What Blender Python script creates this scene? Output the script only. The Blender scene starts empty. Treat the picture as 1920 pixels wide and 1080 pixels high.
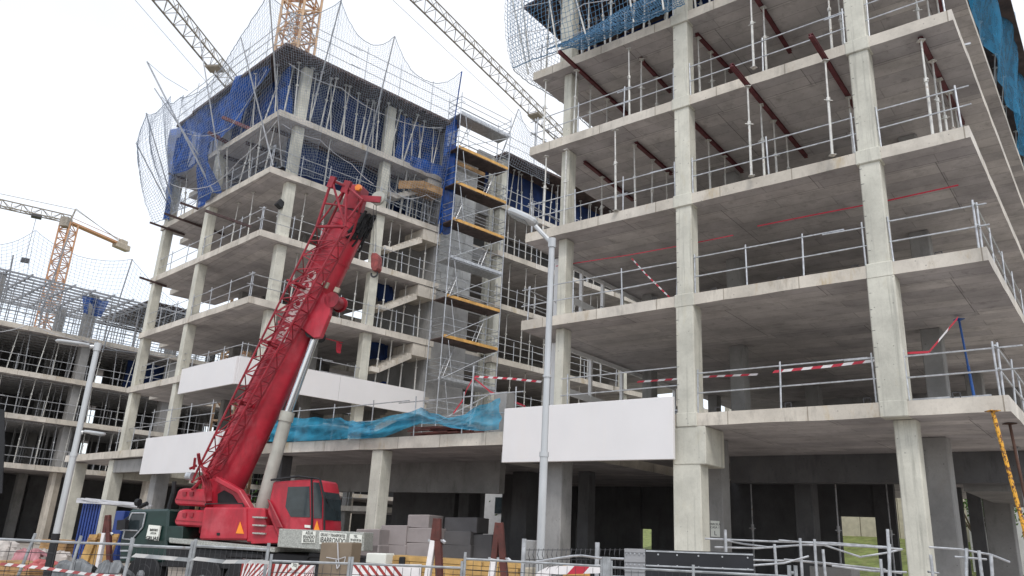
import bpy, bmesh, math, random
from mathutils import Vector as V, Matrix
random.seed(7)
R_ = math.radians
sc = bpy.context.scene
COL = sc.collection
# ------------------------------------------------------------------ camera
H = 2.2
FPX = 1441.85
RC = [V((0.9985784838, -0.0162956628, 0.0507490195)),      # image right
      V((0.0533011408, 0.3052936202, -0.9507653727)),      # image down
      V((0.0, 0.9521188250, 0.3057282178))]                # forward
cam = bpy.data.cameras.new('camera'); cam.sensor_width = 36; cam.lens = FPX/1920*36
cam.clip_end = 2000; cam.clip_start = .1
co = bpy.data.objects.new('camera', cam); COL.objects.link(co)
x, y, z = RC[0], -RC[1], -RC[2]
y = z.cross(x).normalized(); x = y.cross(z).normalized()
co.matrix_world = Matrix(((x.x, y.x, z.x, 0), (x.y, y.y, z.y, 0), (x.z, y.z, z.z, H), (0, 0, 0, 1)))
sc.camera = co
# ------------------------------------------------------------------ light
EL, BRG = 52, 176          # sun elevation and compass bearing (0 = straight ahead)
w = bpy.data.worlds.new('World'); sc.world = w; w.use_nodes = True
nt = w.node_tree; N = nt.nodes; K = nt.links
for n in list(N): N.remove(n)
out = N.new('ShaderNodeOutputWorld'); add = N.new('ShaderNodeAddShader')
b1 = N.new('ShaderNodeBackground'); b2 = N.new('ShaderNodeBackground')
sky = N.new('ShaderNodeTexSky'); sky.sky_type = 'NISHITA'; sky.sun_disc = False
sky.sun_elevation = R_(EL); sky.sun_rotation = R_(BRG)
b1.inputs[1].default_value = .05
tc = N.new('ShaderNodeTexCoord'); no = N.new('ShaderNodeTexNoise'); no.inputs['Scale'].default_value = 1.6
no.inputs['Detail'].default_value = 5; cr = N.new('ShaderNodeValToRGB')
cr.color_ramp.elements[0].position = .3; cr.color_ramp.elements[0].color = (.66, .71, .78, 1)
cr.color_ramp.elements[1].position = .62; cr.color_ramp.elements[1].color = (.88, .88, .875, 1)
b2.inputs[1].default_value = 1.0
K.new(tc.outputs['Generated'], no.inputs['Vector']); K.new(no.outputs['Fac'], cr.inputs[0]); K.new(cr.outputs[0], b2.inputs[0])
K.new(sky.outputs[0], b1.inputs[0]); K.new(b1.outputs[0], add.inputs[0]); K.new(b2.outputs[0], add.inputs[1]); K.new(add.outputs[0], out.inputs[0])
sl = bpy.data.lights.new('sun', 'SUN'); sl.energy = 1.3; sl.angle = R_(14); sl.color = (1, .96, .9)
so = bpy.data.objects.new('sun', sl); COL.objects.link(so)
sd = V((math.sin(R_(BRG))*math.cos(R_(EL)), math.cos(R_(BRG))*math.cos(R_(EL)), math.sin(R_(EL))))
so.rotation_euler = sd.to_track_quat('Z', 'Y').to_euler()
sc.view_settings.view_transform = 'Standard'; sc.view_settings.look = 'None'
sc.view_settings.exposure = 0.24; sc.view_settings.gamma = 1; sc.view_settings.use_curve_mapping = False
try: sc.cycles.transparent_max_bounces = 24
except Exception: pass
# ------------------------------------------------------------------ materials
def ramp(nt, fac, c0, c1, p0=.35, p1=.65):
    r = nt.nodes.new('ShaderNodeValToRGB'); e = r.color_ramp.elements
    e[0].position = p0; e[0].color = (*c0, 1); e[1].position = p1; e[1].color = (*c1, 1)
    nt.links.new(fac, r.inputs[0]); return r.outputs[0]
def mixc(nt, fac, a, b, mode='MIX'):
    m = nt.nodes.new('ShaderNodeMix'); m.data_type = 'RGBA'; m.blend_type = mode
    if isinstance(fac, float): m.inputs[0].default_value = fac
    else: nt.links.new(fac, m.inputs[0])
    for s, v in ((m.inputs[6], a), (m.inputs[7], b)):
        if isinstance(v, tuple): s.default_value = (*v, 1)
        else: nt.links.new(v, s)
    return m.outputs[2]
def noise(nt, scale, stretch=(1, 1, 1), rz=0, det=4, rough=.55):
    g = nt.nodes.new('ShaderNodeNewGeometry'); mp = nt.nodes.new('ShaderNodeMapping')
    mp.inputs['Scale'].default_value = stretch; mp.inputs['Rotation'].default_value = (0, 0, rz)
    t = nt.nodes.new('ShaderNodeTexNoise'); t.inputs['Scale'].default_value = scale
    t.inputs['Detail'].default_value = det; t.inputs['Roughness'].default_value = rough
    nt.links.new(g.outputs['Position'], mp.inputs['Vector']); nt.links.new(mp.outputs[0], t.inputs['Vector'])
    return t.outputs['Fac']
def sc_(c, k): return tuple(min(1, v*k) for v in c)
def mk(name, c, rough=.7, metal=0., var=.12, scale=3., bump=0., rust=None, rustp=(.55, .7), rscale=9., grime=None, transl=0., alpha=1.):
    m = bpy.data.materials.new(name); m.use_nodes = True; nt = m.node_tree
    p = nt.nodes['Principled BSDF']; p.inputs['Roughness'].default_value = rough; p.inputs['Metallic'].default_value = metal
    col = ramp(nt, noise(nt, scale), sc_(c, 1-var), sc_(c, 1+var))
    if rust:
        f = ramp(nt, noise(nt, rscale, det=6, rough=.7), (0, 0, 0), (1, 1, 1), *rustp)
        col = mixc(nt, f, col, rust)
    if grime:
        f = ramp(nt, noise(nt, .8, (3, 3, .5), det=6, rough=.65), (0, 0, 0), (.8, .8, .8), .5, .75)
        col = mixc(nt, f, col, grime)
    nt.links.new(col, p.inputs['Base Color'])
    if bump:
        b = nt.nodes.new('ShaderNodeBump'); b.inputs['Strength'].default_value = bump; b.inputs['Distance'].default_value = .02
        nt.links.new(noise(nt, scale*6), b.inputs['Height']); nt.links.new(b.outputs[0], p.inputs['Normal'])
    o = [n for n in nt.nodes if n.type == 'OUTPUT_MATERIAL'][0]
    last = p.outputs[0]
    if transl:
        t = nt.nodes.new('ShaderNodeBsdfTranslucent'); nt.links.new(col, t.inputs[0])
        mx = nt.nodes.new('ShaderNodeMixShader'); mx.inputs[0].default_value = transl
        nt.links.new(last, mx.inputs[1]); nt.links.new(t.outputs[0], mx.inputs[2]); last = mx.outputs[0]
    if alpha < 1:
        t = nt.nodes.new('ShaderNodeBsdfTransparent'); mx = nt.nodes.new('ShaderNodeMixShader'); mx.inputs[0].default_value = alpha
        nt.links.new(t.outputs[0], mx.inputs[1]); nt.links.new(last, mx.inputs[2]); last = mx.outputs[0]
    nt.links.new(last, o.inputs[0]); return m
def concrete(name, c, rz=0., mode='plain', warm=(.36, .31, .22), dark=.55):
    """weathered cast concrete; 'board' adds vertical shutter marks, 'panel' adds formwork joints"""
    m = bpy.data.materials.new(name); m.use_nodes = True; nt = m.node_tree
    p = nt.nodes['Principled BSDF']; p.inputs['Roughness'].default_value = .85
    col = ramp(nt, noise(nt, .9, det=6, rough=.6), sc_(c, .74), sc_(c, 1.18), .3, .7)
    st = noise(nt, 1., (9, 9, .35) if mode == 'board' else (2.5, 2.5, .7), det=5, rough=.7)
    col = mixc(nt, ramp(nt, st, (0, 0, 0), (.7, .7, .7), .54, .70), col, sc_(c, .58))
    col = mixc(nt, ramp(nt, noise(nt, 2.3, (1, 1, .4), det=6, rough=.7), (0, 0, 0), (.55, .55, .55), .58, .74), col, warm)
    col = mixc(nt, .8, col, ramp(nt, noise(nt, 15, det=8, rough=.8), (.84, .83, .82), (1.0, 1.0, 1.0), .30, .50), 'MULTIPLY')
    h = st
    if mode == 'panel':
        g = nt.nodes.new('ShaderNodeNewGeometry'); mp = nt.nodes.new('ShaderNodeMapping'); mp.inputs['Rotation'].default_value = (0, 0, rz)
        nt.links.new(g.outputs['Position'], mp.inputs['Vector'])
        for (wd, ht, f1, mc) in ((2.6, .55, .45, .55), (5.3, 3.1, .3, .3)):
            b = nt.nodes.new('ShaderNodeTexBrick'); b.inputs['Scale'].default_value = 1
            b.inputs['Brick Width'].default_value = wd; b.inputs['Row Height'].default_value = ht
            b.inputs['Mortar Size'].default_value = .012; b.inputs['Mortar Smooth'].default_value = .3
            b.inputs['Color1'].default_value = (1, 1, 1, 1); b.inputs['Color2'].default_value = (.74, .74, .77, 1); b.inputs['Mortar'].default_value = (mc, mc, mc, 1)
            nt.links.new(mp.outputs[0], b.inputs['Vector'])
            col = mixc(nt, .85, col, b.outputs[0], 'MULTIPLY')
    if mode == 'edge':
        g = nt.nodes.new('ShaderNodeNewGeometry'); mp = nt.nodes.new('ShaderNodeMapping'); mp.inputs['Rotation'].default_value = (0, 0, rz)
        nt.links.new(g.outputs['Position'], mp.inputs['Vector']); b = nt.nodes.new('ShaderNodeTexBrick'); b.inputs['Scale'].default_value = 1
        b.offset = 0; b.inputs['Brick Width'].default_value = 1.9; b.inputs['Row Height'].default_value = 2.4; b.inputs['Mortar Size'].default_value = .014
        b.inputs['Color1'].default_value = (1, 1, 1, 1); b.inputs['Color2'].default_value = (.86, .84, .80, 1); b.inputs['Mortar'].default_value = (.45, .42, .38, 1)
        nt.links.new(mp.outputs[0], b.inputs['Vector']); col = mixc(nt, .9, col, b.outputs[0], 'MULTIPLY')
        rs = ramp(nt, noise(nt, .55, (1, 1, .3), det=6, rough=.75), (0, 0, 0), (.75, .75, .75), .60, .70); col = mixc(nt, rs, col, (.42, .30, .13))
    # blow holes
    g = nt.nodes.new('ShaderNodeNewGeometry'); vo = nt.nodes.new('ShaderNodeTexVoronoi'); vo.inputs['Scale'].default_value = 4.5
    nt.links.new(g.outputs['Position'], vo.inputs['Vector'])
    col = mixc(nt, ramp(nt, vo.outputs['Distance'], (.7, .7, .7), (0, 0, 0), .05, .085), col, sc_(c, .35))
    nt.links.new(col, p.inputs['Base Color'])
    b = nt.nodes.new('ShaderNodeBump'); b.inputs['Strength'].default_value = .35; b.inputs['Distance'].default_value = .03
    nt.links.new(noise(nt, 7, (1, 1, .35), det=8, rough=.7), b.inputs['Height']); nt.links.new(b.outputs[0], p.inputs['Normal'])
    return m
AB, BX, BY, CX = R_(39.3215), R_(48.668), R_(-45.529), R_(42.932)   # bearings
M = {}
M['col'] = concrete('column_concrete', (.57, .555, .485), mode='board', warm=(.52, .48, .37))
M['edge'] = concrete('slab_edge_concrete', (.62, .575, .515), rz=AB, mode='edge', warm=(.36, .27, .16))
M['soffA'] = concrete('soffit_concrete_right', (.62, .585, .57), rz=AB, mode='panel', warm=(.33, .29, .26))
M['soffB'] = concrete('soffit_concrete_middle', (.62, .585, .57), rz=BX, mode='panel', warm=(.3, .27, .24))
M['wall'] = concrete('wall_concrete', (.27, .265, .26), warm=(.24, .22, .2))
M['dark'] = concrete('shade_dark_concrete', (.12, .12, .125), warm=(.14, .13, .12))  # inner concrete; the dimness of the interiors is put into its colour
M['coreg'] = concrete('core_concrete', (.37, .36, .35))
M['block'] = mk('grey_block', (.50, .50, .49), var=.1, bump=.3, grime=(.3, .29, .27))
M['white'] = mk('white_render_panel', (.73, .71, .712), rough=.55, var=.025, scale=.7, grime=(.74, .71, .70))
M['galv'] = mk('galvanised_steel', (.46, .47, .49), rough=.42, metal=.55, var=.2, scale=8, rust=(.22, .19, .17), rustp=(.6, .8))
M['fenceg'] = mk('dull_fence_tube', (.36, .37, .38), rough=.5, metal=.4, var=.25, scale=8, rust=(.2, .17, .15), rustp=(.58, .75))
M['prop'] = mk('pale_prop_steel', (.55, .54, .51), rough=.5, metal=.3, var=.2, scale=6, rust=(.28, .2, .15), rustp=(.58, .7), rscale=6)
M['propd'] = mk('dull_prop_steel', (.33, .335, .35), rough=.5, metal=.3, var=.25, scale=6, rust=(.2, .14, .1), rustp=(.56, .7), rscale=6)
M['beam'] = mk('dark_red_beam', (.115, .024, .03), rough=.6, var=.3, scale=5, rust=(.06, .03, .03))
M['dbeam'] = mk('dark_brown_beam', (.07, .042, .04), rough=.7, var=.3, scale=5)
M['red'] = mk('crane_red_paint', (.42, .020, .038), rough=.36, var=.2, scale=1.6, grime=(.20, .018, .025), rust=(.50, .085, .105), rustp=(.50, .78), rscale=1.1)
M['dred'] = mk('crane_frame_red', (.26, .013, .024), rough=.45, var=.25, scale=3)
M['black'] = mk('black_rubber', (.012, .012, .014), rough=.7, var=.3)
M['hookp'] = mk('worn_hook_block_paint', (.24, .05, .045), rough=.6, var=.3, scale=9, grime=(.08, .03, .03))
M['green'] = mk('dark_green_cab_paint', (.012, .034, .03), rough=.25, var=.15)
M['chrome'] = mk('chrome_rod', (.62, .63, .65), rough=.16, metal=1., var=.03)
M['sleeve'] = mk('pale_ram_sleeve', (.42, .42, .375), rough=.45, var=.1, grime=(.28, .27, .24))
M['glass'] = mk('dark_cab_glass', (.03, .04, .045), rough=.06, var=.2)
M['orange'] = mk('orange_marker', (.85, .27, .02), rough=.5, var=.08)
M['amber'] = mk('amber_lens', (.75, .22, .03), rough=.3, var=.1)
M['alu'] = mk('chequered_aluminium', (.42, .43, .40), rough=.4, metal=.4, var=.25, scale=30, bump=.8)
M['sign'] = mk('white_sign_board', (.75, .76, .70), rough=.5, var=.04)
M['ink'] = mk('black_lettering', (.015, .015, .015), rough=.6, var=.1)
M['cream'] = mk('cream_boom_lettering', (.72, .56, .54), rough=.5, var=.08)
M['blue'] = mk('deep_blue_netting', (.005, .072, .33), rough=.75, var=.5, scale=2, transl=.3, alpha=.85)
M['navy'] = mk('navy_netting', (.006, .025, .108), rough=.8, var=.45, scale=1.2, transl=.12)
M['sky'] = mk('light_blue_debris_net', (.03, .34, .54), rough=.7, var=.25, scale=2.5, transl=.35, alpha=.66)
M['sky2'] = mk('thin_bright_blue_netting', (.02, .24, .45), rough=.7, var=.3, scale=2.5, transl=.35, alpha=.55)
M['wstring'] = mk('pale_net_cord', (.42, .45, .48), rough=.8, var=.1)
M['string'] = mk('net_cord', (.31, .35, .41), rough=.8, var=.1)
M['bstring'] = mk('blue_net_cord', (.10, .22, .36), rough=.8, var=.1)
M['rope'] = mk('pale_rope', (.5, .5, .52), rough=.8, var=.1)
M['cable'] = mk('dark_wire_rope', (.05, .05, .055), rough=.6, var=.1)
M['yel'] = mk('yellow_platform_board', (.60, .33, .09), rough=.55, var=.2, scale=4, grime=(.5, .28, .08))
M['timber'] = mk('weathered_timber', (.36, .21, .09), rough=.75, var=.3, scale=3, grime=(.2, .12, .06))
M['plank'] = mk('yellow_formwork_plank', (.47, .29, .10), rough=.6, var=.22, scale=3.5, grime=(.30, .18, .07))
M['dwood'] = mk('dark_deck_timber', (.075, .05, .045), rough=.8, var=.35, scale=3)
M['tcy'] = mk('pale_yellow_crane_paint', (.50, .33, .20), rough=.5, var=.15)
M['tcg'] = mk('grey_crane_lattice', (.25, .22, .18), rough=.5, var=.2)
M['tco'] = mk('orange_crane_paint', (.46, .24, .12), rough=.5, var=.15)
M['cw'] = mk('counterweight_concrete', (.38, .33, .26), rough=.8, var=.15)
M['lamp'] = mk('lamp_post_grey', (.50, .51, .52), rough=.38, metal=.3, var=.05, scale=1.5, grime=(.30, .31, .32))
M['lensm'] = mk('lamp_lens', (.25, .27, .28), rough=.25, var=.05)
M['ground'] = mk('dusty_site_ground', (.38, .34, .30), rough=.95, var=.25, scale=.6, bump=.5, grime=(.28, .25, .22))
M['asph'] = mk('asphalt', (.11, .11, .11), rough=.9, var=.2, scale=4, bump=.4)
M['grass'] = mk('grass_bank', (.14, .17, .045), rough=.95, var=.35, scale=1.5, bump=.5, grime=(.24, .21, .1))
M['rusty'] = mk('rusty_primer_steel', (.10, .028, .022), rough=.7, var=.3, rust=(.05, .025, .02))
M['yprop'] = mk('chipped_yellow_prop', (.72, .36, .03), rough=.55, var=.1, rust=(.12, .045, .02), rustp=(.50, .54), rscale=14)
M['rprop'] = mk('rust_brown_prop', (.10, .05, .035), rough=.8, var=.3)
M['bprop'] = mk('blue_painted_prop', (.02, .10, .36), rough=.5, var=.15)
M['tred'] = mk('red_tape', (.50, .025, .05), rough=.5, var=.1)
M['twht'] = mk('white_tape', (.75, .72, .72), rough=.5, var=.08)
M['ptape'] = mk('faded_red_tape', (.42, .10, .10), rough=.6, var=.2)
M['dtape'] = mk('dusty_white_tape', (.52, .51, .50), rough=.6, var=.15, scale=9)
M['tar'] = mk('grey_tarpaulin', (.16, .17, .18), rough=.5, var=.3, scale=3)
M['bag'] = mk('pale_sack', (.45, .41, .38), rough=.85, var=.2, scale=3, bump=.4)
M['pbag'] = mk('pink_wrap', (.42, .19, .21), rough=.6, var=.2, scale=3, bump=.4)
M['bluem'] = mk('blue_sheet_metal', (.02, .05, .22), rough=.4, var=.15)
M['foam'] = mk('grey_insulation_pack', (.31, .275, .27), rough=.8, var=.12, scale=1.5, bump=.2)
M['foamd'] = mk('dark_insulation_pack', (.12, .115, .118), rough=.8, var=.12, scale=1.5)
M['panel'] = mk('black_sandwich_panel', (.012, .012, .016), rough=.3, var=.2)
M['panelg'] = mk('grey_corrugated_panel', (.30, .30, .31), rough=.45, metal=.2, var=.1)
M['conc2'] = mk('precast_block', (.42, .37, .29), rough=.9, var=.15, scale=5, bump=.5)
M['leaf'] = mk('leaf_green', (.075, .15, .03), rough=.7, var=.5, scale=3, transl=.3)
M['bark'] = mk('bark', (.10, .075, .05), rough=.9, var=.2)
M['frame'] = mk('white_window_frame', (.7, .7, .7), rough=.5, var=.05)
M['house'] = mk('pale_render', (.62, .62, .62), rough=.8, var=.06)
M['box'] = mk('brown_plywood_box', (.20, .155, .11), rough=.6, var=.12, scale=1.5)
M['palis'] = mk('precast_retaining_wall', (.50, .46, .36), rough=.9, var=.1)
# ------------------------------------------------------------------ mesh helpers
class MB:
    def __init__(s): s.v = []; s.f = []; s.mi = []; s.cur = 0
    def add(s, vs, fs):
        n = len(s.v); s.v += [tuple(a) for a in vs]; s.f += [tuple(i+n for i in f) for f in fs]; s.mi += [s.cur]*len(fs); return s
    def prism(s, poly, z0, z1):
        n = len(poly); vs = [(p[0], p[1], z0) for p in poly]+[(p[0], p[1], z1) for p in poly]
        return s.add(vs, [tuple(range(n))[::-1], tuple(range(n, 2*n))]+[(i, (i+1) % n, (i+1) % n+n, i+n) for i in range(n)])
    def extr(s, pts, d):
        n = len(pts); vs = [V(p) for p in pts]; vs += [p+V(d) for p in vs]
        return s.add(vs, [tuple(range(n))[::-1], tuple(range(n, 2*n))]+[(i, (i+1) % n, (i+1) % n+n, i+n) for i in range(n)])
    def bar(s, p, q, r, n=6, r2=None, caps=True):
        p = V(p); q = V(q); d = q-p
        if d.length < 1e-6: return s
        d.normalize(); a = d.orthogonal().normalized(); b = d.cross(a); r2 = r if r2 is None else r2; vs = []
        for c, rr in ((p, r), (q, r2)):
            vs += [c+(a*math.cos(2*math.pi*i/n)+b*math.sin(2*math.pi*i/n))*rr for i in range(n)]
        fs = [(i, (i+1) % n, (i+1) % n+n, i+n) for i in range(n)]
        if caps: fs += [tuple(range(n))[::-1], tuple(range(n, 2*n))]
        return s.add(vs, fs)
    def rb(s, p, q, wd, ht, up=(0, 0, 1)):
        p = V(p); q = V(q); d = (q-p).normalized(); sd_ = d.cross(V(up))
        if sd_.length < 1e-4: sd_ = d.orthogonal()
        sd_.normalize(); u = sd_.cross(d).normalized(); vs = []
        for c in (p, q):
            for a, b in ((-1, -1), (1, -1), (1, 1), (-1, 1)): vs.append(c+sd_*(a*wd/2)+u*(b*ht/2))
        return s.add(vs, [(3, 2, 1, 0), (4, 5, 6, 7), (0, 1, 5, 4), (1, 2, 6, 5), (2, 3, 7, 6), (3, 0, 4, 7)])
    def path(s, pts, r, n=5):
        for a, b in zip(pts, pts[1:]): s.bar(a, b, r, n, caps=False)
        return s
    def box(s, c, sx, sy, sz, brg=0.):
        """box centred on c (x,y) standing on c.z; x axis at compass bearing brg+90"""
        ux = V((math.cos(brg), -math.sin(brg), 0)); uy = V((math.sin(brg), math.cos(brg), 0)); c = V(c)
        pts = [c+ux*(a*sx/2)+uy*(b*sy/2) for a, b in ((-1, -1), (1, -1), (1, 1), (-1, 1))]
        return s.add(pts+[p+V((0, 0, sz)) for p in pts], [(3, 2, 1, 0), (4, 5, 6, 7), (0, 1, 5, 4), (1, 2, 6, 5), (2, 3, 7, 6), (3, 0, 4, 7)])
    def grid(s, fn, nu, nv, flip=False):
        vs = [fn(i/nu, j/nv) for j in range(nv+1) for i in range(nu+1)]
        return s.add(vs, [(j*(nu+1)+i, j*(nu+1)+i+1, (j+1)*(nu+1)+i+1, (j+1)*(nu+1)+i) for j in range(nv) for i in range(nu)])
    def build(s, name, mats, parent=None, smooth=False, base=None, bevel=0.):
        me = bpy.data.meshes.new(name)
        if parent: b = V(parent['_b'])
        elif base is not None: b = V(base)
        else:
            n = len(s.v); b = V((sum(v[0] for v in s.v)/n, sum(v[1] for v in s.v)/n, min(v[2] for v in s.v)))
        me.from_pydata([(v[0]-b.x, v[1]-b.y, v[2]-b.z) for v in s.v], [], s.f)
        if not isinstance(mats, (list, tuple)): mats = [mats]
        for m_ in mats: me.materials.append(M[m_] if isinstance(m_, str) else m_)
        if len(mats) > 1: me.polygons.foreach_set('material_index', s.mi)
        bm = bmesh.new(); bm.from_mesh(me)
        if len(bm.faces) < 60000: bmesh.ops.recalc_face_normals(bm, faces=bm.faces)
        if bevel: bmesh.ops.bevel(bm, geom=bm.edges[:], offset=bevel, segments=1, affect='EDGES', clamp_overlap=True)
        bm.to_mesh(me); bm.free()
        if smooth:
            me.polygons.foreach_set('use_smooth', [True]*len(me.polygons)); me.set_sharp_from_angle(angle=R_(38))
        me.update(); o = bpy.data.objects.new(name, me); COL.objects.link(o)
        if parent: o.parent = parent; o['_b'] = list(b)
        else: o.location = b; o['_b'] = list(b)
        return o
def tag(o, label, cat, group=None, kind=None):
    if label: o['label'] = label
    if cat: o['category'] = cat
    if group: o['group'] = group
    if kind: o['kind'] = kind
    return o
def thing(name, loc, label, cat, group=None):
    o = bpy.data.objects.new(name, None); o.empty_display_size = .2; COL.objects.link(o); o.location = loc; o['_b'] = list(loc)
    return tag(o, label, cat, group)
def dup(root, loc, rz=0., scl=None, label=None, group=None):
    r = root.copy(); COL.objects.link(r); r.location = loc; r.rotation_euler = (0, 0, rz)
    if scl: r.scale = scl
    if label: r['label'] = label
    if group: r['group'] = group
    for ch in root.children:
        c = ch.copy(); COL.objects.link(c); c.parent = r
    return r
ORD = ['first', 'second', 'third', 'fourth', 'fifth', 'sixth', 'seventh', 'eighth', 'ninth', 'tenth', 'eleventh', 'twelfth']
def nth(i, n, what='from the left'):
    if i == 0: return 'leftmost'
    if i == n-1: return 'rightmost'
    if i < 12: return ORD[i]+' '+what
    if n-1-i < 12: return ORD[n-1-i]+' from the right'
    return '%dth %s' % (i+1, what) if i+1 not in (21, 22, 23, 31, 32, 33) else '%d%s %s' % (i+1, {1: 'st', 2: 'nd', 3: 'rd'}[(i+1) % 10], what)
def text(body, p0, xdir, up, size, mat, name='lettering', parent=None, depth=.004, align='CENTER', sx=1., bold=0., fit=None):
    cu = bpy.data.curves.new('t', 'FONT'); cu.body = body; cu.size = size; cu.align_x = align; cu.align_y = 'CENTER'
    cu.extrude = depth; cu.space_line = .95; cu.offset = bold; cu.resolution_u = 3
    o = bpy.data.objects.new('t', cu); COL.objects.link(o)
    dg = bpy.context.evaluated_depsgraph_get(); me = bpy.data.meshes.new_from_object(o.evaluated_get(dg))
    bpy.data.objects.remove(o); bpy.data.curves.remove(cu)
    if fit:
        xs = [v.co.x for v in me.vertices]; sx = fit/(max(xs)-min(xs))
    xd = V(xdir).normalized(); up = V(up).normalized(); nz = xd.cross(up).normalized(); up = nz.cross(xd); mb = MB()
    mb.add([V(p0)+xd*(v.co.x*sx)+up*v.co.y+nz*v.co.z for v in me.vertices], [tuple(p.vertices) for p in me.polygons])
    bpy.data.meshes.remove(me)
    return mb.build(name, mat, parent)
# ------------------------------------------------------------------ survey helpers: a sight line of the photo meets a real plane
def ray(px, py): return RC[0]*(px-960)+RC[1]*(py-540)+RC[2]*FPX
CAM = V((0, 0, H))
def onz(px, py, z):
    d = ray(px, py); return CAM+d*((z-H)/d.z)
def onpl(px, py, p0, n):
    d = ray(px, py); n = V(n); return CAM+d*((V(p0)-CAM).dot(n)/d.dot(n))
def atd(px, py, D):
    d = ray(px, py); return CAM+d*(D/math.hypot(d.x, d.y))
def bv(b): return V((math.sin(b), math.cos(b), 0))
UA, WA = bv(AB+math.pi/2), bv(AB)
def A(u, w_, z=0.): return UA*u+WA*w_+V((0, 0, z))
def onA(px, py, w_=17.75): return onpl(px, py, WA*w_, WA)
BXv, BYv = bv(BX), bv(BY)
BC = V((math.sin(R_(-19.5)), math.cos(R_(-19.5)), 0))*33.25
def B(a, b, z=0.): return BC+BXv*a+BYv*b+V((0, 0, z))
NBX = bv(BX+math.pi/2); NBY = bv(BY-math.pi/2)          # outward normals of the two visible faces
def onBX(px, py, off=0.): return onpl(px, py, BC+NBX*off, NBX)
def onBY(px, py, off=0.): return onpl(px, py, BC+NBY*off, NBY)
LV = [5.32, 8.44, 11.3, 14.35, 17.2, 20.3, 23.5]
LB = [5.10, 8.44, 11.3, 14.35, 17.4, 20.3, 23.5]
# ------------------------------------------------------------------ generic site pieces
def slab(poly, ztop, th, mats, parent, name='floor_slab'):
    """cast slab: edges in one concrete, underside in another; edges subdivided and slightly uneven"""
    mb = MB(); n = len(poly); P = []
    for i in range(n):
        a = V((poly[i][0], poly[i][1], 0)); b = V((poly[(i+1) % n][0], poly[(i+1) % n][1], 0)); k = max(1, int((b-a).length/.7))
        for j in range(k): P.append(a.lerp(b, j/k)+(V((random.uniform(-.007, .007), random.uniform(-.007, .007), 0)) if j else V((0, 0, 0))))
    n = len(P); lo = [ztop-th+random.uniform(-.01, .01) for _ in P]
    vs = [(p.x, p.y, l) for p, l in zip(P, lo)]+[(p.x, p.y, ztop) for p in P]
    mb.add(vs, [(i, (i+1) % n, (i+1) % n+n, i+n) for i in range(n)]+[tuple(range(n, 2*n))])
    mb.cur = 1; mb.add([(p.x, p.y, ztop-th+.001) for p in P], [tuple(range(n))[::-1]])
    return mb.build(name, mats, parent)
def column(p, wd, dp, z0, z1, brg, parent, mat='col', bevel=.025):
    mb = MB(); mb.box((p[0], p[1], z0), wd, dp, z1-z0, brg); return mb.build('column', mat, parent, bevel=bevel)
PROPS = {}; LOOSE = []
def prop_proto(kind, parts=True):
    m = {'pale': 'prop', 'dull': 'propd'}.get(kind, kind)
    t = thing('steel_prop', (0, 0, 0), '', 'steel prop')
    # unit prop: 3 m high; children stay simple so copies may be stretched to the storey
    if parts:
        MB().bar((0, 0, 0), (0, 0, 1.75), .034, 8).build('outer_tube', m, t, smooth=True)
        MB().bar((0, 0, 1.75), (0, 0, 2.98), .024, 8).build('inner_tube', m, t, smooth=True)
        mb = MB(); mb.bar((0, 0, 1.68), (0, 0, 1.80), .05, 8); mb.rb((-.11, 0, 1.72), (.11, 0, 1.72), .02, .02); mb.build('collar', m, t)
        MB().box((0, 0, 0), .14, .14, .012).build('base_plate', m, t); MB().box((0, 0, 2.98), .15, .15, .02).build('head_plate', m, t)
    else:
        mb = MB(); mb.bar((0, 0, 0), (0, 0, 1.75), .036, 5); mb.bar((0, 0, 1.75), (0, 0, 2.98), .027, 5); mb.box((0, 0, 2.96), .16, .16, .04); mb.box((0, 0, 1.69), .1, .1, .08)
        o = mb.build('steel_prop', m); tag(o, '', 'steel prop'); bpy.data.objects.remove(t); t = o
    return t
def prop(kind, p, z0, z1, label, group, parts=True, top=None):
    key = (kind, parts)
    if key not in PROPS: PROPS[key] = [prop_proto(kind, parts), False]
    pr, used = PROPS[key]
    o = pr if not used else dup(pr, (0, 0, 0)); PROPS[key][1] = True
    o.location = (p[0], p[1], z0); 
    if top is None: tp = V((p[0]+random.uniform(-.05, .05), p[1]+random.uniform(-.05, .05), z1))
    else: tp = V(top)
    d = tp-V((p[0], p[1], z0)); o.rotation_mode = 'XYZ'
    o.rotation_euler = d.to_track_quat('Z', 'Y').to_euler(); o.scale = (1, 1, d.length/3.0)
    return tag(o, label, 'steel prop', group)
def railing(pts, label, group='scaffold tube guard rails on the slab edges', hs=(.52, 1.0), step=2.0, mat='galv', r=.019, ph=1.12, name='guard_rail', cat='guard rail', posts_at=None, over=.25):
    """tube guard rail along a polyline: every post a part, the tubes another"""
    t = thing(name, V(pts[0]), label, cat, group); tubes = MB(); first = None
    for a, b in zip(pts, pts[1:]):
        a = V(a); b = V(b); L = (b-a).length; d = (b-a)/L
        ks = posts_at if posts_at else [i/max(1, round(L/step)) for i in range(max(1, round(L/step))+1)]
        for k in ks:
            p = a.lerp(b, k); q = p+V((random.uniform(-.04, .04), random.uniform(-.04, .04), ph))
            MB().bar(p, q, r*1.15, 6).build('post', mat, t, smooth=True)
        for h in hs:
            k0 = 0.
            while k0 < L-1e-3:
                k1 = min(L, k0+random.uniform(3.2, 4.6)); j = random.uniform(-.03, .03)
                p = a+d*(k0-over)+V((0, 0, h+j)); q = a+d*(k1+over)+V((0, 0, h+j+random.uniform(-.03, .03)))
                tubes.bar(p, q, r, 6); k0 = k1
    tubes.build('rails', mat, t, smooth=True); return t
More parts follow.
